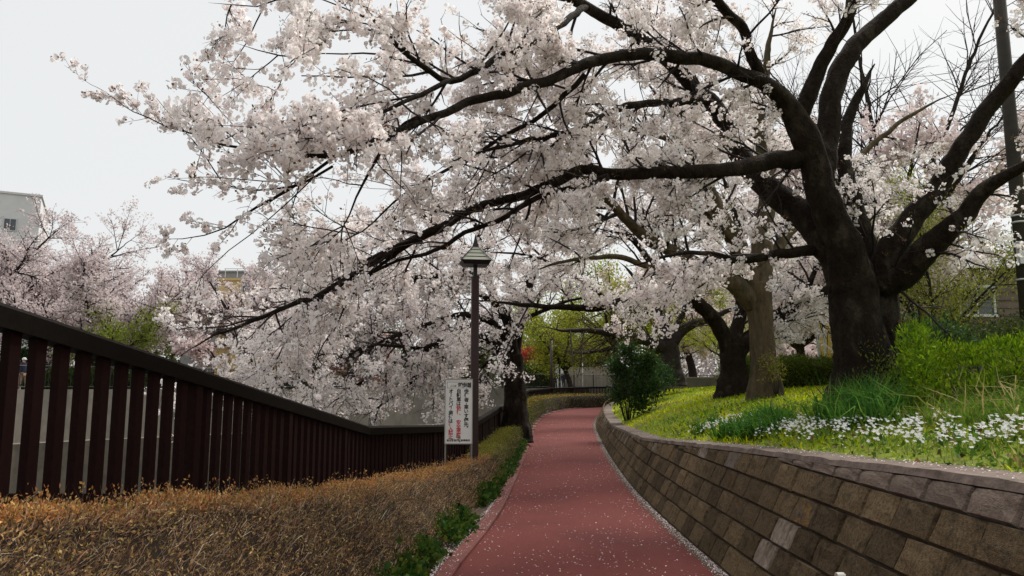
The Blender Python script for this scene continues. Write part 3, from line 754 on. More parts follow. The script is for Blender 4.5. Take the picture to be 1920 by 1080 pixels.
for a_, b_ in ((P1, R1), (P2, R2)): V, Fq = tubes(a_, b_, 3); t_.add(V, Fq)
tag(t_.build('tip_twigs', M['twig'], T1, True), kind='stuff')
pompoms(mb, np.concatenate([along(P1, 6, .3, rng1, .015), along(P2, 6, .3, rng1, .012)]), 10, .034, .0165, rng1, 5, cv=.08, bud=.14)
tag(mb.build('blossoms', M['blossom'], T1, color=True), kind='stuff')
C = along(br1[2][0], 1.2, .6, rng1, .02); C = C[~open_sky(C, rng1, 5)]; C = C[rng1.permutation(len(C))[:1500]]
mb = MB(); leaves(mb, C, 5, .015, .035, rng1, [(.14, .06, .025), (.16, .09, .03), (.12, .12, .03)])
tag(mb.build('young_leaves', M['leaf'], T1, color=True), kind='stuff')

g_mid = lambda d0=2.6, L0=(.6, 1.9), L1=(.25, .8), dens1=5.5, droop=.015, bias=(0, 0, 0), bw=0, ml=.13: dict(maxlimb=ml, gen=[
  dict(dens=d0, tmin=.02, Lf=L0, ang=(25, 75), k=7, droop=droop, wig=.10, rf=.55, rmax=.035, rmin=.010, bias=bias, biasw=bw),
  dict(dens=dens1, tmin=.12, Lf=L1, ang=(25, 65), k=5, droop=droop, wig=.10, rf=.65, rmax=.014, rmin=.0055)])
CURQ = []
def bloom(root, br, rng, limit, n=7, rad=.055, size=.026, detail=4, mt='blossom', col=(1, 1, 1), dens=(5, 9), right_thin=None, patch=.3, prune=None):
    C = np.concatenate([along(br[1][0], dens[0], .2, rng, .04), along(br[2][0], dens[1], .1, rng, .04)])
    nz = np.sin(C[:, 0] * 1.9 + np.sin(C[:, 1] * 1.3)) + np.sin(C[:, 1] * 2.3 + C[:, 2] * 1.7) + np.sin(C[:, 2] * 2.9 - C[:, 0] * 1.1)
    C = C[rng.random(len(C)) < np.clip(.7 + patch * nz, .12, 1)]
    if prune is not None: C = C[~prune(C, rng)]
    if right_thin: px, py = PJ(C); C = C[rng.random(len(C)) < np.where(px > right_thin[0], right_thin[1], 1)]
    C = clear_of_limbs(C, CURQ, rng, .10, .9)
    print(root.name, 'clusters', len(C))
    if len(C) > limit: C = C[rng.permutation(len(C))[:limit]]
    mb = MB(); pompoms(mb, C, n, rad, size, rng, detail, col=col, cv=.08, bud=.05)
    tag(mb.build('blossoms', M[mt], root, color=True), kind='stuff')

# ---- grey-trunked tree behind it
T2, q2, r2 = make_tree('grey_tree', 'pale grey-brown trunked tree with a forked top, second along the grass bank', 'tree',
  [[(1436, 735, 16, .33), (1432, 690, 16, .275), (1428, 620, 16, .255), (1423, 570, 16, .275), (1418, 530, 16, .29)]],
  [[(1412, 570, 16, .24), (1375, 532, 15.8, .19), (1325, 507, 15.5, .15), (1255, 470, 15, .13), (1200, 435, 14.6, .105), (1155, 392, 14.2, .085), (1100, 345, 13.8, .06), (1020, 290, 13.4, .03)],
   [(1412, 540, 16, .24), (1385, 460, 15.8, .2), (1350, 390, 15.6, .16), (1310, 300, 15.4, .12), (1270, 210, 15.2, .09), (1240, 100, 15, .06), (1200, 0, 14.8, .03)],
   [(1424, 540, 16, .27), (1432, 440, 16.3, .22), (1440, 340, 16.8, .17), (1425, 250, 17, .12), (1440, 120, 17, .08), (1460, 0, 17, .04)],
   [(1432, 500, 16.3, .15), (1480, 430, 16.8, .12), (1540, 360, 17.3, .09), (1620, 280, 17.8, .07), (1700, 220, 18, .05), (1800, 170, 18.2, .03)],
   [(1300, 497, 15.3, .08), (1240, 500, 14.8, .06), (1150, 480, 14.2, .05), (1060, 490, 13.7, .03), (980, 520, 13.2, .015)],
   [(1320, 300, 15.4, .07), (1240, 260, 14.8, .06), (1150, 230, 14.4, .045), (1050, 200, 14, .03), (950, 180, 13.6, .015)],
   [(1380, 460, 15.8, .09), (1330, 410, 15.4, .07), (1260, 370, 15.0, .05), (1160, 330, 14.5, .03), (1040, 380, 14.0, .012)],
  ], M['bark_grey'], 33, tsides=24, jitter=.035)
b2 = grow(T2, q2, r2, g_mid(5.0, (.6, 1.9), ml=.16), M['twig'], open_sky)
CURQ = q2; bloom(T2, b2, r2, 9000, n=14, rad=.105, size=.034, dens=(3.5, 5.5), right_thin=(1600, .6), patch=.2, prune=open_sky)

# ---- dark forked cherry behind the grey one
T3, q3, r3 = make_tree('cherry_tree', 'dark cherry tree forking low in a wide V just behind the pale grey trunk', 'tree',
  [[(1374, 732, 20, .40), (1376, 700, 20, .335), (1374, 670, 20, .32), (1374, 645, 20, .33)]],
  [[(1368, 655, 20, .25), (1342, 605, 19.8, .2), (1302, 562, 19.4, .17), (1262, 535, 19, .14), (1200, 555, 18.4, .115), (1120, 580, 17.8, .09), (1020, 576, 17, .06), (930, 566, 16.5, .035), (850, 560, 16.2, .015)],
   [(1385, 660, 20, .2), (1428, 612, 20, .18), (1480, 580, 19.8, .16), (1545, 543, 19.5, .12), (1620, 505, 19.2, .06)],
   [(1376, 650, 20, .2), (1390, 580, 20.4, .16), (1398, 500, 20.8, .12), (1380, 400, 21, .08), (1350, 300, 21.2, .04)],
   [(1275, 542, 19.1, .12), (1225, 500, 19.0, .09), (1180, 440, 18.8, .07), (1120, 400, 18.5, .05), (1040, 390, 18.2, .025)],
   [(1262, 536, 19, .09), (1270, 470, 19.3, .08), (1240, 390, 19.6, .06), (1200, 300, 19.8, .03)],
   [(1490, 575, 19.8, .09), (1520, 530, 20, .07), (1550, 460, 20.2, .05), (1600, 400, 20.4, .03), (1680, 330, 20.6, .015)],
   [(1150, 570, 18, .05), (1080, 520, 17.6, .04), (1000, 480, 17.2, .03), (900, 470, 16.8, .015)],
   [(1100, 345, 19, .05), (1020, 300, 18.5, .045), (900, 300, 18, .035), (800, 340, 17.5, .02), (720, 400, 17, .01)],
   [(1040, 390, 18.2, .035), (960, 400, 17.8, .03), (860, 380, 17.4, .024), (760, 410, 17.0, .016), (680, 450, 16.6, .008)],
  ], M['bark'], 37, tsides=22)
b3 = grow(T3, q3, r3, g_mid(4.4, (.7, 2.4), (.3, .9), ml=.16), M['twig'], open_sky)
CURQ = q3; bloom(T3, b3, r3, 11000, n=13, rad=.12, size=.040, dens=(3, 5.5), right_thin=(1700, .8), patch=.2, prune=open_sky)

# ---- riverside cherry whose boughs hang over the water
T5, q5, r5 = make_tree('cherry_tree', 'riverside cherry tree by the fence behind the lamp, drooping white boughs over the river', 'tree',
  [[(968, 812, 20.5, .36), (967, 770, 20.5, .32), (965, 720, 20.5, .29), (962, 665, 20.5, .26)]],
  [[(962, 712, 20.5, .18), (942, 664, 20.2, .16), (915, 640, 19.8, .125), (870, 634, 19.2, .10), (810, 650, 18.6, .08), (740, 682, 18, .055), (670, 722, 17.5, .035), (610, 765, 17, .015)],
   [(962, 670, 20.5, .17), (950, 605, 20.4, .14), (925, 560, 20.2, .115), (908, 500, 20, .09), (890, 430, 19.8, .05), (850, 360, 19.5, .02)],
   [(965, 670, 20.6, .15), (978, 595, 20.8, .12), (992, 540, 21, .10), (1012, 490, 21.2, .075), (1035, 430, 21.4, .05), (1060, 370, 21.6, .02)],
   [(955, 650, 20.4, .11), (920, 605, 20, .095), (860, 590, 19.4, .08), (780, 612, 18.6, .06), (700, 645, 17.8, .04), (620, 690, 17, .018)],
   [(930, 570, 20.2, .09), (850, 525, 19.4, .075), (760, 522, 18.5, .06), (660, 548, 17.5, .04), (570, 600, 16.7, .018)],
   [(920, 540, 20.2, .07), (860, 480, 19.8, .06), (780, 450, 19.2, .045), (680, 460, 18.4, .03), (590, 500, 17.6, .012)],
   [(975, 600, 20.8, .07), (1030, 580, 20.9, .05), (1090, 560, 21, .035), (1140, 570, 21, .015)],
   [(870, 636, 19.2, .06), (800, 700, 18.8, .045), (730, 745, 18.4, .03), (680, 785, 18, .012)],
   [(800, 655, 18.6, .045), (720, 650, 17.6, .035), (640, 670, 16.9, .02), (570, 720, 16.2, .009)],
   [(930, 660, 20.2, .05), (890, 700, 19.8, .035), (850, 745, 19.5, .02), (820, 790, 19.3, .009)],
   [(700, 540, 17.9, .04), (620, 570, 17, .03), (540, 620, 16.3, .018), (500, 680, 16, .008)],
  ], M['bark'], 41, tsides=22)
low_view = lambda C, rng: ((PJ(C)[0] - 1060) / 80) ** 2 + ((PJ(C)[1] - 640) / 80) ** 2 < 1
b5 = grow(T5, q5, r5, g_mid(5.4, (.6, 2.0), (.3, .9), 7.0, .05, (-.3, -.1, -.25), .5), M['twig'], low_view)
CURQ = q5; bloom(T5, b5, r5, 15000, n=12, rad=.105, size=.036, dens=(2.7, 4.4), patch=.34, col=(1.04, 1.03, 1.02), prune=low_view)

# ---- olive-brown tree further back on the bank
T4, q4, r4 = make_tree('olive_tree', 'low spreading tree with dark trunk and olive-brown new leaves, farthest along the grass bank', 'tree',
  [[(1258, 712, 30, .50), (1257, 680, 30, .40), (1256, 655, 30, .36), (1252, 640, 30, .34)]],
  [[(1250, 655, 30, .26), (1210, 640, 29.6, .21), (1160, 632, 29, .16), (1110, 622, 28.4, .11), (1060, 622, 27.8, .06), (1010, 610, 27.2, .02)],
   [(1255, 650, 30, .25), (1285, 618, 30, .19), (1330, 600, 30, .14), (1370, 580, 30, .08), (1410, 575, 30, .03)],
   [(1252, 650, 30, .26), (1240, 600, 30, .2), (1220, 560, 30, .14), (1190, 520, 30, .08), (1160, 490, 30, .03)],
   [(1200, 640, 29.6, .10), (1150, 655, 29, .075), (1100, 662, 28.4, .05), (1050, 655, 28, .02)],
   [(1265, 620, 30, .15), (1290, 570, 30.3, .11), (1300, 520, 30.6, .06)]], M['bark_far'], 43, tsides=16)
b4 = grow(T4, q4, r4, g_mid(2.0, (.8, 2.2), (.4, 1.0), 4, .01, ml=.25), M['twig'], None)
mb = MB(); C = np.concatenate([along(b4[1][0], 4, .2, r4, .08), along(b4[2][0], 6, .1, r4, .08)]); C = C[r4.permutation(len(C))[:5500]]
leaves(mb, C, 6, .10, .085, r4, [(.10, .085, .02), (.075, .07, .02), (.13, .13, .03), (.09, .06, .025)], tv=.3)
tag(mb.build('leaves', M['leaf'], T4, color=True), kind='stuff')

def quick_tree(name, label, cat, base, H, W, seed, kind, cols=None, group=None, trunk_r=.3, fork=.3, dens=1.0, lim=4000, bark='bark_far', size=.09, rad=.2, up=.5, n=6, twm='twig', tmul=1.0):
    """a tree from a base point: short trunk, five to eight limbs, two generations of twigs, then blossom or leaves"""
    rng = np.random.default_rng(seed); b = np.array(base, float)
    root = empty(name, base); tag(root, label, cat, group)
    th = H * fork; lean = rng.normal(size=2) * .06 * H
    tp = crs([(*b, trunk_r * 1.25), (*(b + [lean[0] * .3, lean[1] * .3, th * .5]), trunk_r * .95), (*(b + [lean[0], lean[1], th]), trunk_r * .85)], 8)
    tp[0, 2] -= .2
    MB().tube(tp[:, :3], tp[:, 3], 10, .06, rng).build('trunk', M[bark], root, True)
    lq = []; nl = int(rng.integers(6, 9))
    for k in range(nl):
        a = 2 * np.pi * (k + rng.uniform(-.3, .3)) / nl; e = rng.uniform(.25, 1.2) * up * 2
        R_ = W * .5 * rng.uniform(.7, 1.05); Z = (H - th) * np.clip(rng.uniform(.35, 1.0) * (.5 + e * .5), .15, 1)
        p0 = tp[-2, :3]; d = np.array([math.cos(a), math.sin(a), 0])
        q = crs([(*p0, trunk_r * .55), (*(p0 + d * R_ * .3 + [0, 0, Z * .35]), trunk_r * .4), (*(p0 + d * R_ * .65 + [0, 0, Z * .7]), trunk_r * .24), (*(p0 + d * R_ + [0, 0, Z]), trunk_r * .06)], max(int((R_ + Z) / .25), 8))
        q = wobble(q, rng, .06); lq.append(q)
        MB().tube(q[:, :3], q[:, 3], 6, .06, rng).build('limb', M[bark], root, True)
    sc_ = H / 6
    Pn, Rn = as_batch(lq); mb = MB()
    P1, R1 = child(Pn, Rn, 2.2 * dens / sc_, .1, (.5 * sc_, 1.7 * sc_), (25, 75), 4, .01, .12, rng, .5, .05, .012, (0, 0, 1), .25)
    P2, R2 = child(P1, R1, 4.0 * dens / sc_, .1, (.25 * sc_, .8 * sc_), (25, 65), 3, .0, .12, rng, .6, .02, .007)
    s2_ = rng.permutation(len(P2))[:(900 if name == 'backdrop_tree' else 2000 if kind != 'none' else 5000)]; s1_ = rng.permutation(len(P1))[:900]
    V, Fq = tubes(P1[s1_], R1[s1_] * tmul, 3); mb.add(V, Fq); V, Fq = tubes(P2[s2_], R2[s2_] * tmul, 3); mb.add(V, Fq)
    tag(mb.build('twigs', M[twm], root, True), kind='stuff')
    C = np.concatenate([along(P1, 3 / sc_ * dens, .2, rng, .1), along(P2, 5 / sc_ * dens, .1, rng, .1)])
    if len(C) > lim: C = C[rng.permutation(len(C))[:lim]]
    mb = MB()
    if kind == 'blossom':
        pompoms(mb, C, n, rad, size, rng, 4, col=cols or (1, 1, 1), cv=.1, bud=.07)
        tag(mb.build('blossoms', M['blossom_far'], root, color=True), kind='stuff')
    elif kind == 'leaf':
        leaves(mb, C, n, rad, size, rng, cols, tv=.25)
        tag(mb.build('leaves', M['leaf'], root, color=True), kind='stuff')
    return root

def ground_at(x, y):
    if x > xw(y) + CW: return float(zbank(x, y))
    return ZFB
# far bank cherries, from the left edge of the photo to behind the lamp
YG = [(.32, .36, .03), (.24, .29, .03), (.38, .38, .05)]
far = [
 ((-33, 44, ZFB), 11.0, 15, 'far-bank cherry at the left edge below the white building', 9000),
 ((-24.5, 45, ZFB), 10.4, 14, 'far-bank cherry tree with rusty bare twig tops, right of the white building', 9000),
 ((-18.0, 50, ZFB), 10.2, 13, 'far-bank cherry tree standing left of the yellow building', 8000),
 ((-33.5, 52, ZFB), 15.5, 16, 'far-bank cherry tree right in front of the white building', 8000),
 ((-28.6, 55, ZFB), 11.0, 13, 'far-bank cherry tree set back between the white building and the yellow building', 7000),
 ((-12.5, 58, ZFB), 10.6, 13, 'far-bank cherry tree in front of the yellow building', 6000),
 ((-6, 63, ZFB), 10.0, 11, 'far-bank cherry tree seen behind the riverside boughs left of the lamp', 5000),
]
for k, (b, H, W, lab, lim) in enumerate(far):
    quick_tree('cherry_tree', lab, 'tree', b, H, W, 100 + k, 'blossom', cols=(.90, .86, .87), group='cherry trees on the far bank', trunk_r=.30, fork=.28, lim=int(lim * .62), size=.078, rad=.26, dens=2.4, n=5, up=.42, tmul=1.7)
quick_tree('young_leaf_tree', 'yellow-green young tree among the pink far-bank blossom, above the left of the fence', 'tree', (-21.5, 39.9, ZFB), 5.0, 6, 131, 'leaf', cols=[(.22, .26, .03), (.17, .21, .03)], trunk_r=.15, lim=800, size=.16, rad=.2)
# light green trees at the bend
quick_tree('young_leaf_tree', 'fresh yellow-green tree over the bend of the path, right of the riverside trunk', 'tree', (4.6, 57, .5), 9.0, 9.5, 140, 'leaf', cols=YG, trunk_r=.2, lim=5200, size=.20, rad=.28, dens=1.5)
quick_tree('young_leaf_tree', 'yellow-green tree behind the olive-brown tree, partly behind the shrub', 'tree', (9.5, 46, 1.5), 7.0, 8, 141, 'leaf', cols=YG, trunk_r=.2, lim=4200, size=.15, rad=.25)
quick_tree('young_leaf_tree', 'tall yellow-green tree showing through the blossom right of the lamp', 'tree', (5.4, 38, 1.3), 9.0, 6, 144, 'leaf', cols=YG, trunk_r=.16, lim=3500, size=.14, rad=.22, dens=1.3)
quick_tree('young_leaf_tree', 'small pale green tree left of the dark forked trunk on the lawn', 'tree', (9.8, 34, 1.6), 4.2, 4.4, 142, 'leaf', cols=YG, trunk_r=.12, lim=2600, size=.11, rad=.18)
quick_tree('young_leaf_tree', 'tall thin tree with sparse lime leaves between bare twigs, beside the utility pole', 'tree', (11.2, 18.6, 1.7), 6.0, 5.0, 143, 'leaf', cols=[(.30, .32, .05), (.24, .26, .04), (.35, .35, .10)], trunk_r=.10, lim=3600, size=.075, rad=.14, up=.8, fork=.15, dens=1.8)
quick_tree('cherry_tree', 'distant cherry tree seen between the pale grey trunk and the big dark trunk', 'tree', (15.5, 40, 1.6), 8.0, 11, 150, 'blossom', cols=(.98, .94, .95), group='cherry trees behind the lawn', trunk_r=.25, lim=6500, size=.09, rad=.24, dens=2.0)
quick_tree('cherry_tree', 'cherry tree behind the right-hand boughs of the big dark cherry', 'tree', (13.0, 25, 1.7), 9.0, 12, 151, 'blossom', cols=(.98, .94, .95), group='cherry trees behind the lawn', trunk_r=.28, lim=6000, size=.07, rad=.18, dens=2.2)
quick_tree('cherry_tree', 'cherry tree beyond the forked dark cherry, above the low garden wall', 'tree', (12.6, 52, 1.6), 9.0, 12, 152, 'blossom', cols=(.98, .94, .95), group='cherry trees behind the lawn', trunk_r=.28, lim=6000, size=.10, rad=.25, dens=2.0)
quick_tree('bare_tree', 'tall leafless tree against the bright sky at upper right', 'tree', (13.6, 24, 1.7), 13.5, 11, 160, 'none', trunk_r=.20, fork=.3, dens=2.4, up=.95, bark='bark_far')
quick_tree('bare_shrub', 'leafless brown twiggy bush between the big trunk and the lime tree', 'shrub', (10.2, 19.2, 1.7), 2.6, 3.4, 161, 'none', trunk_r=.07, fork=.06, dens=2.6, up=.9, twm='twig_brown')
# distant backdrop trees
bk = [((-60, 95), 'blossom', 'backdrop cherry tree low at the far left behind the pink crowns'), ((-36, 90), 'blossom', 'backdrop cherry tree right below the white building'), ((-20, 96), 'leaf', 'dark backdrop tree behind the yellow building'),
      ((-4, 92), 'leaf', 'dark backdrop tree behind the lamp post'), ((8, 90), 'leaf', 'dark backdrop tree beyond the bend, above the red camellia'), ((18, 84), 'leaf', 'dark backdrop tree beyond the leafy corner shrub'), ((29, 78), 'blossom', 'backdrop cherry tree beyond the lawn near the yellow sheet'), ((40, 70), 'leaf', 'dark backdrop tree behind the brown house')]
for k, ((x, y), kd, lab) in enumerate(bk):
    quick_tree('backdrop_tree', lab, 'tree', (x, y, ZFB), 9 + (k % 3), 14, 200 + k, kd, cols=(.92, .86, .88) if kd == 'blossom' else [(.06, .08, .02), (.09, .11, .03), (.12, .12, .035)], group='trees in the distance', trunk_r=.3, lim=1900, size=.19 if kd == 'blossom' else .3, rad=.35, n=6, dens=1.0)

# a far-off wood that closes the view all round, one mass
rng = np.random.default_rng(231)
n = 3600; t = rng.uniform(-.75, .80, n); R_ = rng.uniform(105, 150, n); hgt = 6.0 + 2.2 * np.sin(t * 23) + 1.5 * np.sin(t * 57 + 1)
C = np.c_[np.sin(t) * R_, np.cos(t) * R_, ZFB + hgt * rng.random(n) ** .7]
hue = np.sin(t * 41) + np.sin(t * 17 + 2)
mb = MB()
leaves(mb, C[hue > 0], 9, .8, 1.0, rng, [(.05, .07, .02), (.08, .09, .03), (.11, .11, .04)], tv=.3)
leaves(mb, C[hue <= 0], 9, .8, .8, rng, [(.42, .36, .36), (.5, .44, .44), (.16, .13, .11)], tv=.2)
tag(mb.build('distant_woods', M['leaf'], None, color=True), kind='stuff')
# ------------------------------------------------------------------ hedges
def ribbons(mb, p, d, L, wd, rng, col, bend=.25):
    """thin stems / blades: base p, direction d, length L, width wd -> tapered two-segment strips"""
    K = len(p); ref = unit(rng.normal(size=(K, 3))); A = unit(np.cross(d, ref)) * (wd / 2)[:, None]
    sd_ = unit(rng.normal(size=(K, 3))) * np.asarray(bend)[..., None] if np.ndim(bend) else unit(rng.normal(size=(K, 3))) * bend
    m = p + d * (L * .55)[:, None]; e = p + unit(d + sd_) * L[:, None]
    V = np.stack([p - A, p + A, m + A * .8, m - A * .8, e], 1)
    b = np.arange(K)[:, None] * 5
    mb.add(V.reshape(-1, 3), [b + np.array([[0, 1, 2, 3]]), b + np.array([[3, 2, 4]])], np.repeat(np.clip(col, .003, 1), 5, 0))

def pick(rng, cols, K, v=.2):
    c = np.array(cols, float)[rng.integers(len(cols), size=K)]
    return c * (1 + rng.normal(size=(K, 1)) * v)

def hedge_body(name, label, Ya, Yb, front, back, top, base, n_top, n_face, n_leaf, seed, tops, faces, stems, leaf=.022, stem=.16, front_top=None, near=0.0, group=None):
    """clipped hedge along Y between two X curves: dark core, leafy shoots on top, stems and leaves on the sides"""
    rng = np.random.default_rng(seed); front_top = front_top or front
    ym = (Ya + Yb) / 2
    root = empty(name, (float((front(ym) + back(ym)) / 2), ym, float(base(ym)))); tag(root, label, 'hedge', group)
    ys = np.arange(Ya, Yb + .01, .2); rows = []
    for y in ys:
        f, b, t, z = float(front(y)), float(back(y)), float(top(y)), float(base(y)); i = .05; g = float(front_top(y))
        wv = .02 * math.sin(y * 5.1)
        rows.append([(f + .02 - i + wv, y, z - .1), (f * .4 + g * .6 - i - .02 + wv, y, z + (t - z) * .6), (g - .09, y, t - .07), ((g + b) / 2, y, t - .05 + wv), (b + .09, y, t - .07), (b + i, y, z + (t - z) * .6), (b + i, y, z - .1)])
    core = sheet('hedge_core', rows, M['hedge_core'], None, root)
    for q in (rows[0], rows[-1]):
        pass
    def ysample(n):
        if near: # denser towards the viewer
            u = rng.random(n); k = near; return (Ya ** (1 - k) + u * (Yb ** (1 - k) - Ya ** (1 - k))) ** (1 / (1 - k))
        return rng.uniform(Ya, Yb, n)
    mb = MB()
    # shoots on the top
    y = ysample(n_top); u = rng.random(n_top); X = front_top(y) * (1 - u) + back(y) * u
    lump = .025 * np.sin(y * 4.3 + X * 3) + .02 * np.sin(X * 9 - y * 2.2)
    p = np.c_[X, y, top(y) - .07 + lump]; d = unit(np.c_[rng.normal(size=n_top) * .45, rng.normal(size=n_top) * .45, np.ones(n_top)])
    L = rng.uniform(.05, .12, n_top) * np.where(rng.random(n_top) < .04, 2.0, 1)
    ribbons(mb, p, d, L, np.full(n_top, .0035), rng, pick(rng, stems, n_top))
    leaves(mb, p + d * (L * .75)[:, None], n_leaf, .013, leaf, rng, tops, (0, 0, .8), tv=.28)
    # stems and small leaves on the side faces
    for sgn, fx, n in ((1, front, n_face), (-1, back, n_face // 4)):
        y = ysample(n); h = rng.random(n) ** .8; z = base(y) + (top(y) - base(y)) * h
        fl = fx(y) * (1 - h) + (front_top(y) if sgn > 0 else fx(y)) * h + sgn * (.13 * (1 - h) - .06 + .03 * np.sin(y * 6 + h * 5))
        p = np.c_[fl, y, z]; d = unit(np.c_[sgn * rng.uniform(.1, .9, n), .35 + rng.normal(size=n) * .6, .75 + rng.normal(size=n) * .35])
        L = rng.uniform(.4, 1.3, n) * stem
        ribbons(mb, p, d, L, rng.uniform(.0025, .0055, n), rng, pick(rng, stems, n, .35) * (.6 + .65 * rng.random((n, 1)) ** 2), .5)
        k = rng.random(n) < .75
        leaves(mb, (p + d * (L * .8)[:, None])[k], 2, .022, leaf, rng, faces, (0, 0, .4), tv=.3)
    # cut ends
    tag(mb.build('shoots', M['hedge'], root, color=True), kind='stuff')
    return root

hf = tab([(0, -1.34), (2, -1.24), (6.5, -.92), (8.5, -.70), (10.7, -.47), (13, -.24), (19.8, .20)])
hb = tab([(0, -2.62), (3, -2.40), (6, -2.10), (8, -1.74), (10, -1.22), (12, -.80), (15, -.56), (19.8, -.24)])
ht = tab([(0, 1.24), (2, 1.17), (4, .98), (6.5, .71), (8, .61), (10, .52), (12, .47), (13, .47), (19.8, .52)])
hz = lambda y: np.array([float(zleft(hf(a), a)) for a in np.atleast_1d(y)]) if np.ndim(y) else float(zleft(hf(y), y))
hz_t = tab([(a, float(zleft(hf(a), a))) for a in np.arange(0, 21, .5)])
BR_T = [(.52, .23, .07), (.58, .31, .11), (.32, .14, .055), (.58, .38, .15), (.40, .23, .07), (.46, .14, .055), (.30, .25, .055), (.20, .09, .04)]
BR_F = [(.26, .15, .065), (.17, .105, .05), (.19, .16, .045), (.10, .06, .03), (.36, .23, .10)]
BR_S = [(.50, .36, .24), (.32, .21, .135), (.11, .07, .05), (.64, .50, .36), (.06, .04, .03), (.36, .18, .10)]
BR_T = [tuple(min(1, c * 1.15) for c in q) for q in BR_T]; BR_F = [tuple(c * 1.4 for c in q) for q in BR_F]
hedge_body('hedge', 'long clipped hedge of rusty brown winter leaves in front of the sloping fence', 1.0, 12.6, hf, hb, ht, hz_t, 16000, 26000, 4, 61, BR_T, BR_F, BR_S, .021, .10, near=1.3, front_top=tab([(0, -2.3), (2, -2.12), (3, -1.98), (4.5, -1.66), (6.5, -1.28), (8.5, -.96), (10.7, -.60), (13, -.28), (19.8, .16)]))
GR_T = [(.23, .24, .03), (.17, .20, .03), (.28, .26, .04), (.26, .17, .04), (.12, .15, .02)]
GR_F = [(.10, .13, .02), (.07, .10, .018), (.16, .16, .03)]
hedge_body('hedge', 'short yellow-green hedge between the lamp post and the riverside trunk', 12.7, 19.6, hf, hb, ht, hz_t, 4600, 3600, 4, 62, GR_T, GR_F, BR_S, .03, .14)
f2 = tab([(20.6, .20), (29.9, .72), (37.5, 1.55), (41, 2.35), (43.3, 3.2), (45.6, 5.1), (47.5, 7.0)])
b2_ = tab([(20.6, -.05), (29.9, .36), (37.5, .95), (41, 1.5), (43.3, 2.2), (45.6, 3.2), (47.5, 4.6)])
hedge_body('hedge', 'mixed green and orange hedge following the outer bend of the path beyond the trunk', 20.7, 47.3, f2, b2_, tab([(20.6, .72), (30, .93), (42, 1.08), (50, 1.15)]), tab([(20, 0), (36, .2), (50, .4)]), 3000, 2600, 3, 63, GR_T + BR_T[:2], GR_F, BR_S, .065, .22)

# ------------------------------------------------------------------ ground ivy at the hedge foot
rng = np.random.default_rng(71)
n = 2100; y = 2.4 + 13 * rng.random(n) ** 1.35; a = hf(y) + .02; b = xl(y) - .19
u = rng.random(n) ** 1.9 * .9; X = a + (b - a) * u
clump = np.sin(y * 3.1) + np.sin(y * 1.3 + X * 4) + .7 * np.sin(y * 7.3) > -.5 + 1.3 * u
clump |= (y < 6.2) & (rng.random(n) < .5)
X, y, u = X[clump], y[clump], u[clump]
X = np.concatenate([X, xl(np.linspace(4, 7, 130)) - .2 - .42 * rng.random(130)]); y = np.concatenate([y, np.linspace(4, 7, 130)]); u = np.concatenate([u, np.full(130, .6)])
p = np.c_[X, y, zleft(X, y) + .02 + .13 * (1 - u) * rng.random(len(X))]
mb = MB(); leaves(mb, p, 5, .045, .062, rng, [(.025, .075, .014), (.035, .095, .014), (.016, .05, .011), (.07, .125, .014), (.10, .13, .02)], (.3, -.2, .5), asp=.85, tv=.25)
tag(mb.build('ground_ivy', M['leaf'], None, color=True), kind='stuff')
n = 900; y = 13 + 9 * rng.random(n); X = hf(y) + .03 + (xl(y) - .19 - hf(y)) * rng.random(n) ** 1.4
mb = MB(); leaves(mb, np.c_[X, y, zleft(X, y) + .03 + .15 * rng.random(n)], 5, .05, .06, rng, [(.04, .09, .02), (.07, .13, .02), (.03, .07, .016)], (.3, -.2, .5), asp=.7, tv=.25)
tag(mb.build('verge_weeds', M['leaf'], None, color=True), kind='stuff')

# ------------------------------------------------------------------ grass on the bank
rng = np.random.default_rng(81)
def bank_pts(n, y0, y1, d0, d1, k=1.7, dp=1.0):
    u = rng.random(n); y = (y0 ** (1 - k) + u * (y1 ** (1 - k) - y0 ** (1 - k))) ** (1 / (1 - k))
    X = xw(y) + CW + d0 + (d1 - d0) * rng.random(n) ** dp
    return np.c_[X, y, zbank(X, y) - .01]
mb = MB()
LG = [(.36, .46, .004), (.44, .52, .006), (.27, .37, .004), (.48, .50, .01), (.19, .29, .004), (.36, .31, .05)]
p = bank_pts(45000, 2.6, 40, -.03, 5.5, 1.5); K = len(p)
dist = p[:, 1]; patchn = np.sin(p[:, 0] * 2.1 + p[:, 1]) + np.sin(p[:, 0] * .9 - p[:, 1] * .7)
d = unit(np.c_[rng.normal(size=K) * .5 - .12, rng.normal(size=K) * .5, np.ones(K)])
L = rng.uniform(.035, .10, K) * (1 + .012 * dist) * (1 + .25 * patchn * (dist < 14)); wd = .005 + .0011 * dist
col = pick(rng, LG, K, .22) * (1 + .22 * patchn[:, None] * np.array([1, .6, .5]))
# blade colour darker close by, increasingly so back from the wall edge
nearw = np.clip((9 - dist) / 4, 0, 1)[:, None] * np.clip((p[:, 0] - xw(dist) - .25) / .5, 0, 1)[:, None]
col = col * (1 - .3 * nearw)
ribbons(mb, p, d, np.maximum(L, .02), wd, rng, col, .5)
tag(mb.build('grass', M['grass'], None, color=True), kind='stuff')
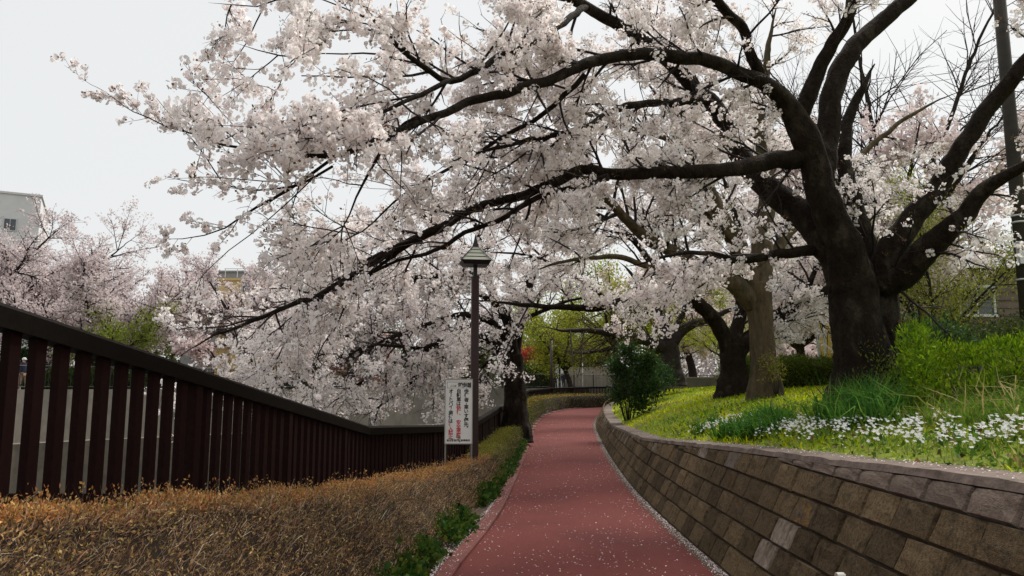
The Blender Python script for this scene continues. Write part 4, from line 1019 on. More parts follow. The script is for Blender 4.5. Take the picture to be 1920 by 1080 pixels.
# rough tall grass round the big trunk and along the flower patch
mb = MB()
p = bank_pts(6500, 4.0, 10.5, .75, 2.6, 1.2); K = len(p)
d = unit(np.c_[rng.normal(size=K) * .6 - .15, rng.normal(size=K) * .6, np.ones(K)])
ribbons(mb, p, d, rng.uniform(.12, .36, K), np.full(K, .009), rng, pick(rng, [(.10, .20, .02), (.14, .25, .025), (.20, .27, .03), (.07, .14, .02)], K), .7)
p = bank_pts(620, 3.3, 9.8, .8, 2.3, 1.3); K = len(p)
d = unit(np.c_[rng.normal(size=K) * .8, rng.normal(size=K) * .7, .9 + 0 * np.ones(K)])
ribbons(mb, p, d, rng.uniform(.2, .6, K), np.full(K, .012), rng, pick(rng, [(.42, .34, .17), (.33, .27, .11), (.25, .24, .07)], K), 1.1)
tag(mb.build('rough_grass', M['grass'], None, color=True), kind='stuff')

# low broad weeds and a few dead leaves in the grass
mb = MB(); p = bank_pts(900, 3.0, 16, -.02, 2.2, 1.4)
leaves(mb, p + np.array([0, 0, .03]), 5, .035, .06, rng, [(.06, .15, .015), (.10, .20, .02), (.14, .22, .03), (.05, .10, .015)], (0, 0, .35), asp=.5, tv=.25)
p = bank_pts(420, 2.8, 14, -.05, 2.5, 1.4)
leaves(mb, p + np.array([0, 0, .05]), 1, .01, .05, rng, [(.20, .11, .05), (.30, .18, .07), (.12, .07, .035)], (.4, .2, .1), asp=.6, tv=.25)
tag(mb.build('weeds', M['leaf'], None, color=True), kind='stuff')

def strap_plant(label, c, R, n, Lr, cols, seed, wd=.016, name='strap_leaf_plant', up=1.0):
    rng = np.random.default_rng(seed); cz = float(zbank(c[0], c[1])); root = empty(name, (c[0], c[1], cz)); tag(root, label, 'plant')
    cl = np.c_[rng.normal(size=26) * R[0], rng.normal(size=26) * R[1]]
    w_ = rng.integers(26, size=n); X = c[0] + cl[w_, 0] + rng.normal(size=n) * .04; Y_ = c[1] + cl[w_, 1] + rng.normal(size=n) * .04
    ok = X > xw(Y_) + CW + .02; X, Y_ = X[ok], Y_[ok]; n = len(X)
    p = np.c_[X, Y_, zbank(X, Y_) - .01]; d = unit(np.c_[rng.normal(size=n) * .45, rng.normal(size=n) * .45, np.full(n, up)])
    mb = MB(); ribbons(mb, p, d, rng.uniform(*Lr, n), np.full(n, wd), rng, pick(rng, cols, n, .25), .75)
    tag(mb.build('leaf_blades', M['grass'], root, color=True), kind='stuff')
DG = [(.04, .13, .018), (.06, .17, .02), (.025, .085, .016), (.10, .21, .02)]
strap_plant('low clump of dark green strap leaves at the lawn edge, left of the flowers', (3.15, 9.6), (.30, .8), 1500, (.18, .42), DG, 85)
strap_plant('blue-green clump of strap leaves at the foot of the big dark trunk', (3.65, 7.9), (.20, .45), 800, (.3, .62), [(.04, .13, .022), (.06, .17, .028), (.11, .22, .03)], 86, up=1.5)
strap_plant('arching tuft of pale dry straw at the wall edge in front of the white flowers', (2.80, 4.3), (.03, .03), 22, (.14, .26), [(.45, .36, .16), (.38, .30, .12), (.28, .27, .08)], 87, .013, 'dry_grass_tuft')

# ------------------------------------------------------------------ white star flowers behind the wall
rng = np.random.default_rng(91)
patch = empty('flower_patch', (2.9, 5.6, float(zbank(2.9, 5.6)))); tag(patch, 'band of small white star flowers in the grass behind the top of the block wall', 'flowers', kind='thing')
n = 2100; y = 3.0 + 9.0 * rng.random(n) ** 1.2
off = .14 + .50 * rng.random(n) ** 1.2 + .05 * np.sin(y * 3) + .1 * rng.normal(size=n)
kp = (np.sin(y * 2.1 + off * 7) + np.sin(y * 5.3) + 1.1 * np.sin(y * 11 - off * 20) > -.7) & (off > .05); y, off = y[kp], off[kp]
X = xw(y) + CW + off
o_ = np.argsort(y); X, y = X[o_], y[o_]
def flower_mesh(seed):
    r = np.random.default_rng(seed); mb = MB(); V = [(0, 0, 0)]; Fq = []
    for k in range(6):
        a = k * math.pi / 3 + r.normal() * .06; c, s_ = math.cos(a), math.sin(a); l = .0150 * r.uniform(.9, 1.1); wd = .0054; b = len(V)
        V += [(c * l * .5 - s_ * wd, s_ * l * .5 + c * wd, .004), (c * l, s_ * l, .003 + r.normal() * .002), (c * l * .5 + s_ * wd, s_ * l * .5 - c * wd, .004)]
        Fq.append([0, b + 2, b + 1, b])
    mb.add(V, np.array(Fq))
    return mb, np.array(V), np.array(Fq)
FMs = []
for k in range(3):
    mb, V, Fq = flower_mesh(k); o = mb.build('flower', M['flower']); FMs.append((o.data, V, Fq)); bpy.data.objects.remove(o)
rest = MB(); stalk = MB()
for k in range(len(X)):
    z = float(zbank(X[k], y[k])) + rng.uniform(.07, .15); sc_ = rng.uniform(.85, 1.25)
    R_ = Matrix.Rotation(rng.uniform(0, 6.28), 4, 'Z'); tl = Matrix.Rotation(rng.uniform(.2, 1.1), 4, 'X') @ R_ if rng.random() < .75 else R_
    tl = Matrix.Rotation(rng.normal() * .6, 4, 'Z') @ tl
    m4 = Matrix.Translation((X[k], y[k], z)) @ tl @ Matrix.Diagonal((sc_, sc_, sc_, 1))
    me, V, Fq = FMs[k % 3]
    if k < 298: inst('flower', me, patch, m4)
    else:
        a = np.array(m4); rest.add(V @ a[:3, :3].T * (1 + .02 * max(y[k] - 6, 0)) + a[:3, 3], Fq)
tag(rest.build('more_flowers', M['flower'], patch), kind='stuff')
K = len(X); p = np.c_[X, y, zbank(X, y) - .01]
ribbons(stalk, p, unit(np.c_[rng.normal(size=K) * .1, rng.normal(size=K) * .1, np.ones(K)]), np.full(K, .11), np.full(K, .003), rng, pick(rng, [(.10, .18, .03)], K), .1)
tag(stalk.build('stalks', M['grass'], patch, color=True), kind='stuff')

# ------------------------------------------------------------------ shrubs and clipped hedges on the right
def leafy_mass(name, label, cat, surf, base, n, per, rad, size, cols, seed, dirn=(0, 0, .7), asp=.35, stems=None, core=None, group=None, parent=None, tv=.25):
    rng = np.random.default_rng(seed); root = empty(name, base); tag(root, label, cat, group)
    mb = MB(); C = surf(rng, n); leaves(mb, C, per, rad, size, rng, cols, dirn, asp, tv=tv)
    tag(mb.build('foliage', M['leaf'], root, color=True), kind='stuff')
    if stems:
        sm = MB()
        for q, r in stems(rng): sm.tube(q, r, 5)
        sm.build('stems', M['twig'], root, True)
    if core: core(rng, root)
    return root
def box_surf(x0, x1, y0, y1, zt, zb, rough=.05, sl=0.0):
    def f(rng, n):
        k = rng.random(n); u = rng.random(n); v = rng.random(n)
        Y_ = y0 + (y1 - y0) * v; xq = x0 + sl * (Y_ - y0); X = xq + (x1 - xq) * u; T = np.array([zt(a, b) for a, b in zip(X, Y_)])
        lum = .06 * np.sin(X * 5.3 + Y_ * 3) + .05 * np.sin(X * 11 - Y_ * 7)
        side = k > .5
        Z = np.where(side, zb + (T - zb) * rng.random(n), T + lum)
        Y_ = np.where(side, y0 + rng.normal(size=n) * rough + lum, Y_)
        s2 = k > .85; Y_ = np.where(s2, y0 + (y1 - y0) * v, Y_); X = np.where(s2, x0 + sl * (Y_ - y0) + rng.normal(size=n) * rough + lum, X)
        return np.c_[X, Y_, Z]
    return f
def box_core(x0, x1, y0, y1, zt, zb, sl=0.0):
    def f(rng, root):
        g = np.linspace(0, 1, 10); rows = []
        for a in g:
            x = x0 + .1 + (x1 - x0 - .2) * a
            q_ = lambda b: max(x, x0 + .1 + sl * (y1 - y0) * b)
            rows.append([(x, y0 + .1, zb - .3)] + [(q_(b), y0 + .1 + (y1 - y0 - .2) * b, zt(x, y0 + (y1 - y0) * b) - .10) for b in g] + [(q_(1), y1 - .1, zb - .3)])
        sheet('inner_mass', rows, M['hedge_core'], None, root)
    return f
zt1 = lambda x, y: 1.76 + .20 * min(max(x - 4.4, 0), 2.5) + .05 * math.sin(x * 3) - .40 * max(0, 4.9 - x) - .22 * max(0, 8.0 - y)
AZ = [(.13, .24, .007), (.08, .16, .006), (.20, .31, .008), (.045, .10, .006), (.24, .33, .012)]
leafy_mass('azalea_hedge', 'wide mound of bright green clipped azalea to the right of the big trunk', 'hedge', box_surf(3.98, 8.5, 7.3, 9.6, zt1, 1.30, .05, .52), (6, 8.4, 1.5), 5200, 9, .045, .062, AZ, 95, (0, -.1, .9), .32, core=box_core(3.98, 8.5, 7.3, 9.6, zt1, 1.25, .52))
zt2 = lambda x, y: 2.30 + .03 * math.sin(x * 4)
leafy_mass('hedge', 'low clipped hedge with bright top between the pale grey trunk and the big dark trunk', 'hedge', box_surf(6.4, 10.2, 21.6, 22.9, zt2, 1.6), (8.3, 22.2, 1.6), 2600, 7, .07, .075, [(.15, .20, .02), (.10, .14, .02), (.06, .09, .016)], 96, core=box_core(6.4, 10.2, 21.6, 22.9, zt2, 1.5))
def ell(c, r, hollow=.55):
    c = np.array(c); r = np.array(r)
    def f(rng, n):
        d = unit(rng.normal(size=(n, 3))); rr = rng.uniform(hollow, 1, n)[:, None] * (1 + .18 * np.sin(d[:, :1] * 7 + 1) + .12 * np.sin(d[:, 1:2] * 9 + d[:, 2:] * 5))
        q = c + d * r * rr; return q[q[:, 2] > c[2] - r[2] * .85]
    return f
def blobs(L, o):
    o = np.array(o); fs = [ell(o + np.array(q[:3]), (q[3], q[3], q[3] * .8), .1) for q in L]
    return lambda rng, n: np.concatenate([f(rng, n // len(L)) for f in fs])
def fan_stems(b, h, w_, k, r=.012):
    def f(rng):
        for i in range(k):
            a = rng.uniform(0, 6.28); d = np.array([math.cos(a), math.sin(a), 0]) * rng.uniform(.2, 1) * w_
            s0 = np.array(b) + d * .15
            yield crs([(*s0, r), (*(s0 + d * .4 + [0, 0, h * .5]), r * .7), (*(s0 + d * .9 + [0, 0, h * rng.uniform(.8, 1)]), r * .3)], 8)[:, :3], np.linspace(r, r * .3, 8)
    return f
DK = [(.022, .06, .018), (.035, .085, .02), (.05, .11, .022), (.015, .04, .014), (.09, .13, .03)]
sx, sy = 3.45, 22.4; szb = float(zbank(sx, sy))
leafy_mass('shrub', 'dark green leafy shrub with many thin stems at the far corner of the block wall', 'shrub', blobs([(-.35, .1, .75, .34), (.25, 0, .85, .40), (-.15, .2, 1.25, .42), (.45, .1, 1.35, .42), (.1, -.1, 1.75, .38), (-.4, .1, 1.55, .28), (.7, .2, .95, .30), (.55, 0, 1.75, .28), (-.1, 0, 2.05, .24), (.2, -.2, .45, .30)], (sx + .1, sy, szb)), (sx, sy, szb), 1100, 8, .10, .085, DK, 97, (0, 0, .3), .5, stems=fan_stems((sx, sy, szb - .1), 1.8, .7, 22))
leafy_mass('shrub', 'dark round evergreen shrub just behind the leafy corner shrub', 'shrub', ell((4.75, 26, 1.9), (.75, .8, .65), .4), (4.9, 26, 1.3), 700, 8, .10, .09, DK[:4], 98, (0, 0, .3), .5, stems=fan_stems((4.9, 26, 1.1), 1.4, .6, 10))
leafy_mass('shrub', 'dark glossy shrub behind the azalea mound, right of the big trunk', 'shrub', ell((7.6, 13.6, 2.15), (1.0, .8, .62), .4), (7.6, 13.6, 1.6), 800, 8, .08, .10, DK, 99, (0, 0, .4), .45)
leafy_mass('shrub', 'dark olive shrub behind the azalea mound, below the utility pole', 'shrub', ell((9.6, 14.4, 2.25), (1.5, .9, .62), .4), (9.6, 14.4, 1.6), 1000, 8, .09, .09, [(.05, .075, .018), (.08, .10, .02), (.035, .055, .015)], 100, (0, 0, .4), .45)
# weedy climber at the foot of the big trunk
leafy_mass('weed', 'thin leafy weed growing up the front of the big dark trunk', 'plant', ell((4.55, 9.1, 1.72), (.38, .16, .5), .1), (4.55, 9.1, 1.3), 120, 4, .05, .05, [(.12, .17, .02), (.18, .20, .03), (.08, .12, .02)], 101, stems=fan_stems((4.55, 9.15, 1.3), 1.0, .35, 9, .006))
leafy_mass('weed', 'yellowish sapling shoots at the foot of the pale grey trunk', 'plant', ell((5.4, 15.4, 1.95), (.32, .2, .34), .1), (5.4, 15.4, 1.55), 110, 4, .06, .06, [(.20, .20, .03), (.26, .22, .04), (.12, .15, .02)], 102, stems=fan_stems((5.4, 15.4, 1.45), .7, .3, 8, .006))
# far bank greenery
FH_ = [(.07, .11, .02), (.10, .14, .025), (.05, .08, .02)]
def fbp(px, Y): q = P(px, 725, Y); return q[0], q[1]
zt3 = lambda x, y: 2.35 + .05 * math.sin(x * 2)
leafy_mass('far_hedge', 'green hedge behind the far-bank railing at the left edge', 'hedge', box_surf(-26, -19.8, 41.5, 43, zt3, 1.35), (-23, 42, ZFB), 1700, 7, .12, .14, FH_, 105, core=box_core(-26, -19.8, 41.5, 43, zt3, 1.3))
leafy_mass('far_hedge', 'low brownish-green hedge behind the far-bank railing in the middle', 'hedge', box_surf(-17.5, -11.5, 51, 52.3, lambda x, y: 2.2, 1.35), (-14.5, 51.6, ZFB), 1500, 7, .12, .15, [(.08, .07, .02), (.12, .10, .03), (.10, .12, .02)], 106, core=box_core(-17.5, -11.5, 51, 52.3, lambda x, y: 2.2, 1.3))
leafy_mass('far_shrub', 'round dark evergreen bush on the far bank under the sweeping bough', 'shrub', ell((-14.9, 54.5, 3.2), (1.3, 1.0, 1.1), .4), (-14.9, 54.5, ZFB), 600, 7, .18, .2, DK[:4], 107)
leafy_mass('far_shrub', 'rounded orange-green bush on the far bank beside the dark evergreen bush', 'shrub', ell((-15.6, 52.8, 2.2), (1.6, .9, .8), .4), (-15.6, 52.8, ZFB), 600, 7, .15, .17, [(.17, .12, .02), (.22, .15, .03), (.12, .11, .02)], 108)
leafy_mass('camellia', 'red flowering bush on the far bank beyond the bend of the path', 'shrub', ell((2.6, 72, 4.6), (2.1, 1.2, .85), .4), (2.6, 72, ZFB), 700, 7, .2, .22, [(.48, .05, .035), (.36, .04, .03), (.10, .08, .02), (.55, .12, .08)], 109)
leafy_mass('far_hedge', 'dark green hedge below the red flowering bush', 'hedge', box_surf(-.8, 4.2, 69, 70.5, lambda x, y: 3.3, 1.5), (1.7, 69.7, ZFB), 1100, 7, .15, .2, [(.04, .07, .016), (.07, .10, .02)], 110, core=box_core(-.8, 4.2, 69, 70.5, lambda x, y: 3.3, 1.4))
leafy_mass('far_shrub', 'bushy green shrubs above the grey wall beyond the bend', 'shrub', ell((7.2, 71, 4.3), (2.6, 1.2, 1.3), .4), (7.2, 71, ZFB), 1100, 7, .22, .24, [(.08, .12, .02), (.13, .16, .03), (.05, .08, .02)], 111)
leafy_mass('far_shrub', 'dark shrub on the far bank seen below the drooping boughs left of the sign', 'shrub', ell((-7.2, 58, 2.5), (2.6, 1.0, 1.1), .4), (-7.2, 58, ZFB), 900, 7, .2, .2, DK[:4], 112)
leafy_mass('far_shrub', 'dark shrub behind the red-jacketed walker at the left edge', 'shrub', ell((-27.3, 42, 2.7), (1.3, 1.0, 1.3), .4), (-27.3, 42, ZFB), 600, 7, .18, .2, DK[:4], 113)

# ------------------------------------------------------------------ fallen petals
rng = np.random.default_rng(121)
def petals(name, X, Y_, Z, size):
    K = len(X); nrm = unit(np.c_[rng.normal(size=K) * .25, rng.normal(size=K) * .25, np.ones(K)])
    A = unit(np.cross(nrm, unit(rng.normal(size=(K, 3))))); B = np.cross(nrm, A); s_ = (size * rng.uniform(.6, 1.25, K))[:, None]
    c = np.c_[X, Y_, Z + .004]
    V = np.stack([c - A * s_ * .5, c + B * s_ * .36 + nrm * s_ * .12, c + A * s_ * .5, c - B * s_ * .36 + nrm * s_ * .12], 1)
    tint = np.clip(1 + rng.normal(size=(K, 1)) * .12, .6, 1.2) * np.array([1, .97, .98])
    mb = MB().add(V.reshape(-1, 3), np.arange(K)[:, None] * 4 + np.arange(4)[None, :], np.repeat(tint, 4, 0))
    tag(mb.build(name, M['petal'], None, color=True), kind='stuff')
def ysam(n, a, b, k=1.35): u = rng.random(n); return (a ** (1 - k) + u * (b ** (1 - k) - a ** (1 - k))) ** (1 / (1 - k))
n = 4600; y = ysam(n, 3.5, 34); u = rng.random(n); X = xl(y) + (xr(y) - xl(y)) * u
keep = rng.random(n) < .45 + .5 * np.sin(X * 3 + y * 1.7) * np.sin(y * 2.9) + .3 * (np.abs(u - .5) > .38); X, y, u = X[keep], y[keep], u[keep]
petals('fallen_petals', X, y, zp(y) + .012 * (1 - (2 * u - 1) ** 2), .018)
n = 4400; y = ysam(n, 3.5, 36); off = np.abs(rng.normal(size=n)) * .05; X = xr(y) + .10 - off
petals('fallen_petals', X, y, zp(y) + .004 * rng.random(n), .016)
n = 3200; y = ysam(n, 3.5, 24); off = np.abs(rng.normal(size=n)) * .07 * (1 + .8 * np.sin(y * 1.7)); X = xl(y) - .165 - off
petals('fallen_petals', X, y, zleft(X, y) + .012, .017)
n = 500; y = ysam(n, 5, 24); X = xl(y) - .14 * rng.random(n)
petals('fallen_petals', X, y, zp(y) + .056, .015)
n = 900; y = ysam(n, 2.6, 20, 1.5); X = xw(y) + (CW + .1) * rng.random(n) ** .7
petals('fallen_petals', X, y, ztop(y) + .008, .015)
n = 1500; y = ysam(n, 5, 34); X = xw(y) + CW + 4 * rng.random(n)
petals('fallen_petals', X, y, zbank(X, y) + .05, .018)
# ------------------------------------------------------------------ lamp post
LP = P(889, 845, 11.6); lx, ly = LP[0], LP[1]
lamp = empty('street_lamp', (lx, ly, float(zleft(lx, ly)))); tag(lamp, 'brown lamp post with pyramid lantern of milky louvres beside the white notice', 'street lamp')
gz = float(zleft(lx, ly)); z0 = P(889, 512, 11.6)[2]; z1 = P(889, 500, 11.6)[2]; zt = P(889, 462, 11.6)[2]; zz = P(889, 445, 11.6)[2]
def sqtube(name, x, y, za, zb, w_, m, parent, bev=.008, a=0.0):
    h = w_ / 2; b = bev; pr = [(-h + b, -h), (h - b, -h), (h, -h + b), (h, h - b), (h - b, h), (-h + b, h), (-h, h - b), (-h, -h + b)]
    R_ = rz(a)[:2, :2]; pr = [tuple(R_ @ np.array(q)) for q in pr]; k = 8; j = np.arange(k)
    V = [(x + u, y + v, za) for u, v in pr] + [(x + u, y + v, zb) for u, v in pr]
    return MB().add(V, [np.stack([j, (j + 1) % k, (j + 1) % k + k, j + k], 1), (j + k)[None, :]]).build(name, m, parent)
RA = math.radians(8)
sqtube('post', lx, ly, gz - .2, z0 - .06, .118, M['post'], lamp, .012, RA)
sqtube('neck', lx, ly, z0 - .06, z1 + .03, .062, M['black'], lamp, .01, RA)
W0 = 57 / F * 11.6 / 2; zb_ = z1 + .015
def frustum(za, zb, ra, rb):
    a = np.arange(4) * math.pi / 2 + math.pi / 4 + RA; s2 = math.sqrt(2)
    V = [(lx + math.cos(t) * ra * s2, ly + math.sin(t) * ra * s2, za) for t in a] + [(lx + math.cos(t) * rb * s2, ly + math.sin(t) * rb * s2, zb) for t in a]
    j = np.arange(4); return V, [np.stack([j, (j + 1) % 4, (j + 1) % 4 + 4, j + 4], 1), j[None, ::-1], (j + 4)[None, :]]
zm = z1 + .075
MB().add(*frustum(zb_, zm, W0 * .80, W0 * 1.0)).build('lantern_tray', M['black'], lamp)
nl = 4; r_of = lambda z: W0 * (1 - .86 * (z - zm) / (zt - zm))
for k in range(nl):
    a_ = zm + .004 + (zt - zm) * k / nl; b_ = zm + (zt - zm) * (k + 1) / nl - .010
    MB().add(*frustum(a_, b_, r_of(a_) * .97, r_of(b_) * .93)).build('louvre', M['glass_white'], lamp)
for k in range(4):
    t = k * math.pi / 2 + math.pi / 4 + RA; s2 = math.sqrt(2)
    e = [np.array([lx + math.cos(t) * r_of(z) * s2 * 1.01, ly + math.sin(t) * r_of(z) * s2 * 1.01, z]) for z in (zm - .01, zt)]
    MB().tube([e[0], e[1]], [.010, .008], 5).build('hip_bar', M['black'], lamp)
MB().add(*frustum(zt - .012, zt + .035, W0 * .21, W0 * .17)).add(*frustum(zt + .035, zz + .04, W0 * .15, .006)).build('finial', M['black'], lamp)

# ------------------------------------------------------------------ notice board with Japanese lettering
def glyph(ch):
    cu = bpy.data.curves.new('glyph', 'FONT'); cu.body = ch; cu.size = 1; cu.resolution_u = 2; cu.offset = .03
    o = bpy.data.objects.new('glyph', cu); COL.objects.link(o)
    dg = bpy.context.evaluated_depsgraph_get(); me = bpy.data.meshes.new_from_object(o.evaluated_get(dg))
    V = np.array([v.co[:] for v in me.vertices]) if len(me.vertices) else np.zeros((0, 3)); T = [tuple(p.vertices) for p in me.polygons]
    bpy.data.objects.remove(o); bpy.data.curves.remove(cu); bpy.data.meshes.remove(me)
    return V, T
SP = P(860, 772, 11.45); bw, bh = .425, P(860, 711, 11.45)[2] - P(860, 832, 11.45)[2]
sz0 = P(860, 832, 11.45)[2]
sign = empty('notice_board', (SP[0], SP[1], float(zleft(SP[0], SP[1])))); tag(sign, 'white notice board with black and red Japanese lettering in front of the lamp post', 'sign')
sa = math.radians(3.0); SR = rz(sa); so = np.array([SP[0], SP[1], sz0])
def S3(x, y, z): return SR @ np.array([x, y, z]) + so            # x right along the face, -y towards the path, z up
def sbox(name, c, s_, m): return MB().box(S3(*c), s_, SR).build(name, m, sign)
sbox('board', (0, 0, bh / 2), (bw, .014, bh), M['white'])
for x in (-bw / 2 + .006, bw / 2 - .006): sbox('board_frame', (x, -.006, bh / 2), (.012, .022, bh + .012), M['steel'])
for z in (.0, bh): sbox('board_frame', (0, -.006, z), (bw - .026, .020, .012), M['steel'])
for x in (-bw / 2 + .016, bw / 2 - .016): MB().tube([S3(x, .025, -.75), S3(x, .025, bh - .05)], [.014, .014], 8).build('leg', M['steel'], sign)
inks = {'k': MB(), 'r': MB(), 'e': MB()}
def put(ch, x, z, s_, k, rot=False, dx=0, dz=0, sx=1.0):
    V, T = glyph(ch)
    if len(V) == 0: return
    V = V.copy(); c = (V.min(0) + V.max(0)) / 2
    if ch in '、。': V[:, :2] = (V[:, :2] - c[:2]) + np.array([.30, .28])
    else: V[:, :2] -= np.array([c[0] if ch not in '歩' else c[0], c[1]])
    if rot: V[:, :2] = np.c_[V[:, 1], -V[:, 0]]
    Q = np.array([S3(x + v[0] * s_ * sx, -.0085, z + v[1] * s_) for v in V])
    b = inks[k]; tri = [t for t in T if len(t) == 3]; qd = [t for t in T if len(t) == 4]; ot = [t for t in T if len(t) > 4]
    fs = []
    if tri: fs.append(np.array(tri))
    if qd: fs.append(np.array(qd))
    for t in ot: fs.append(np.array([t]))
    b.add(Q, fs)
cz = .0655; top_ = bh * .845
def column(x, runs, z, step=cz, s_=.062):
    for txt, k in runs:
        for ch in txt:
            if ch == ' ': z -= step * .8; continue
            if ch in '・、。': put(ch, x, z + step * .12, s_, k); z -= step * .62
            else: put(ch, x, z, s_ * 1.15, k, rot=(ch == 'ー')); z -= step
column(.115, [('歩行者・車いす優先。', 'k')], top_ - .03)
column(.0, [('自転車は', 'k'), ('徐行、', 'r'), (' ', 'k'), ('安全速度', 'r'), ('で。', 'k')], top_ - .03, .0625)
column(-.118, [('オートバイ・原付は', 'k'), ('進入禁止', 'r'), ('。', 'k')], top_ - .03, .0585)
for x, ch in ((.020, '遊'), (.085, '歩'), (.150, '道')): put(ch, x, bh - .088, .076, 'k')
for x, ch in ((-.115, 'こ'), (-.085, 'こ'), (-.052, 'は')): put(ch, x, bh - .10, .034, 'k')
for i, ch in enumerate('東京都第四建設事務所'): put(ch, -.158 + i * .0352, .050, .034, 'k')
for x0, x1, z in ((-.175, .185, bh - .045), (-.175, .185, bh - .135)): inks['k'].add([S3(x0, -.0085, z), S3(x1, -.0085, z), S3(x1, -.0085, z + .004), S3(x0, -.0085, z + .004)], np.array([[0, 1, 2, 3]]))
for x in (-.175, .181): inks['k'].add([S3(x, -.0085, bh - .135), S3(x + .004, -.0085, bh - .135), S3(x + .004, -.0085, bh - .041), S3(x, -.0085, bh - .041)], np.array([[0, 1, 2, 3]]))
inks['k'].build('black_lettering', M['ink'], sign); inks['r'].build('red_lettering', M['red'], sign)

# ------------------------------------------------------------------ far-bank railing, walls, posts
fbq = crs(np.c_[offs(fb, .22), np.zeros(len(fb))], 90)[:, :2]
ff = empty('railing', (fbq[30, 0], fbq[30, 1], ZFB + .12)); tag(ff, 'dark green bar railing on top of the far river wall', 'railing')
zb0 = ZFB + .12; m_ = (fbq[:, 1] > 22) & (fbq[:, 0] < 40); fq = fbq[m_]
for z in (zb0 + 1.12, zb0 + .12): MB().tube(np.c_[fq, np.full(len(fq), z)], np.full(len(fq), .028), 5).build('rail', M['fence_far'], ff)
sf = np.concatenate([[0], np.cumsum(np.linalg.norm(np.diff(fq, axis=0), axis=1))])
for d in np.arange(0, sf[-1], 2.0):
    x, y = np.interp(d, sf, fq[:, 0]), np.interp(d, sf, fq[:, 1])
    MB().box((x, y, zb0 + .57), (.07, .07, 1.16)).build('railing_post', M['fence_far'], ff)
bars = MB()
for d in np.arange(0, sf[-1], .14):
    x, y = np.interp(d, sf, fq[:, 0]), np.interp(d, sf, fq[:, 1]); bars.box((x, y, zb0 + .62), (.022, .022, 1.0))
tag(bars.build('railing_bars', M['fence_far'], ff), kind='stuff')
def simple(name, label, cat, parts, base, group=None):
    r = empty(name, base); tag(r, label, cat, group)
    for nm, m, c, s_ in parts: MB().box(np.array(base) + np.array(c), s_).build(nm, M[m], r)
    return r
simple('low_wall', 'short white wall panel on the far bank left of the notice board', 'wall', [('panel', 'white', (0, 0, .55), (2.4, .12, .95)), ('cap', 'concrete', (0, 0, 1.06), (2.5, .2, .07))], (-6.3, 60.5, ZFB))
simple('retaining_wall', 'grey retaining wall beyond the bend of the path, behind the two walkers', 'wall', [('face', 'concrete', (0, 0, .9), (6.4, .3, 2.1)), ('cap', 'concrete', (0, 0, 1.98), (6.5, .36, .08))], (8.0, 69.5, ZFB))
simple('garden_wall', 'low brown garden wall at the back of the lawn, left of the forked trunk', 'wall', [('face', 'concrete_wet', (0, 0, .2), (7.0, .25, .55)), ('cap', 'concrete', (0, 0, .51), (7.1, .3, .06))], (9.2, 38.5, 1.55))
simple('gate_post', 'pale square gate pillar beside the two walkers beyond the bend', 'pillar', [('pillar', 'w_white', (0, 0, 1.1), (.9, .5, 2.2)), ('cap', 'concrete', (0, 0, 2.23), (1.0, .6, .08))], (4.4, 68.6, ZFB))
def pole(name, label, cat, x, y, z, h, r, m, extra=None, group=None):
    root = empty(name, (x, y, z)); tag(root, label, cat, group)
    MB().tube([(x, y, z - .3), (x, y, z + h)], [r, r * .8], 10).build('pole_shaft', M[m], root, True)
    MB().tube([(x, y, z + h), (x, y, z + h + r * .8)], [r * 1.1, r * .4], 10).build('pole_cap', M[m], root, True)
    if extra: extra(root)
pole('post', 'slim white fence post beyond the bend, nearer to the red bush', 'post', 6.2, 66, ZFB, 3.2, .05, 'w_white', group='white posts above the grey wall')
pole('post', 'slim white fence post beyond the bend, nearer to the corner shrub', 'post', 9.2, 67, ZFB, 3.2, .05, 'w_white', group='white posts above the grey wall')
pole('lamp_pole', 'distant brown lamp pole rising behind the fence at the bend', 'street lamp', 2.6, 49.5, .5, 4.2, .10, 'post')
pole('lamp_pole', 'thin black pole just right of the distant brown lamp pole', 'post', 3.9, 61.5, ZFB, 4.0, .09, 'black')
pole('sign_pole', 'pale slim steel pole between the grey and the big dark trunk', 'post', 12.55, 30, 1.6, 4.2, .06, 'galv')
def updo(root):
    x, y, z = root.location
    for h in (2.3, 3.6, 3.75): MB().tube([(x, y, z + h), (x, y, z + h + .04)], [.165, .165], 12).build('steel_band', M['galv'], root, True)
    MB().box((x - .16, y - .16, z + 2.9), (.10, .12, .5)).build('junction_box', M['galv'], root)
q = P(1932, 640, 16.5); pole('utility_pole', 'tall brown-grey concrete utility pole at the right edge', 'utility pole', q[0], q[1], 1.65, 10.0, .16, 'pole', updo)
simple('barrier_sheet', 'yellow sheet wall seen between the pale steel pole and the big dark trunk', 'barrier', [('sheet', 'yellow', (0, 0, 1.5), (1.8, .1, 3.0)), ('post', 'galv', (-.95, 0, 1.55), (.09, .09, 3.1)), ('post', 'galv', (.95, 0, 1.55), (.09, .09, 3.1))], (15.5, 35.5, 1.6))

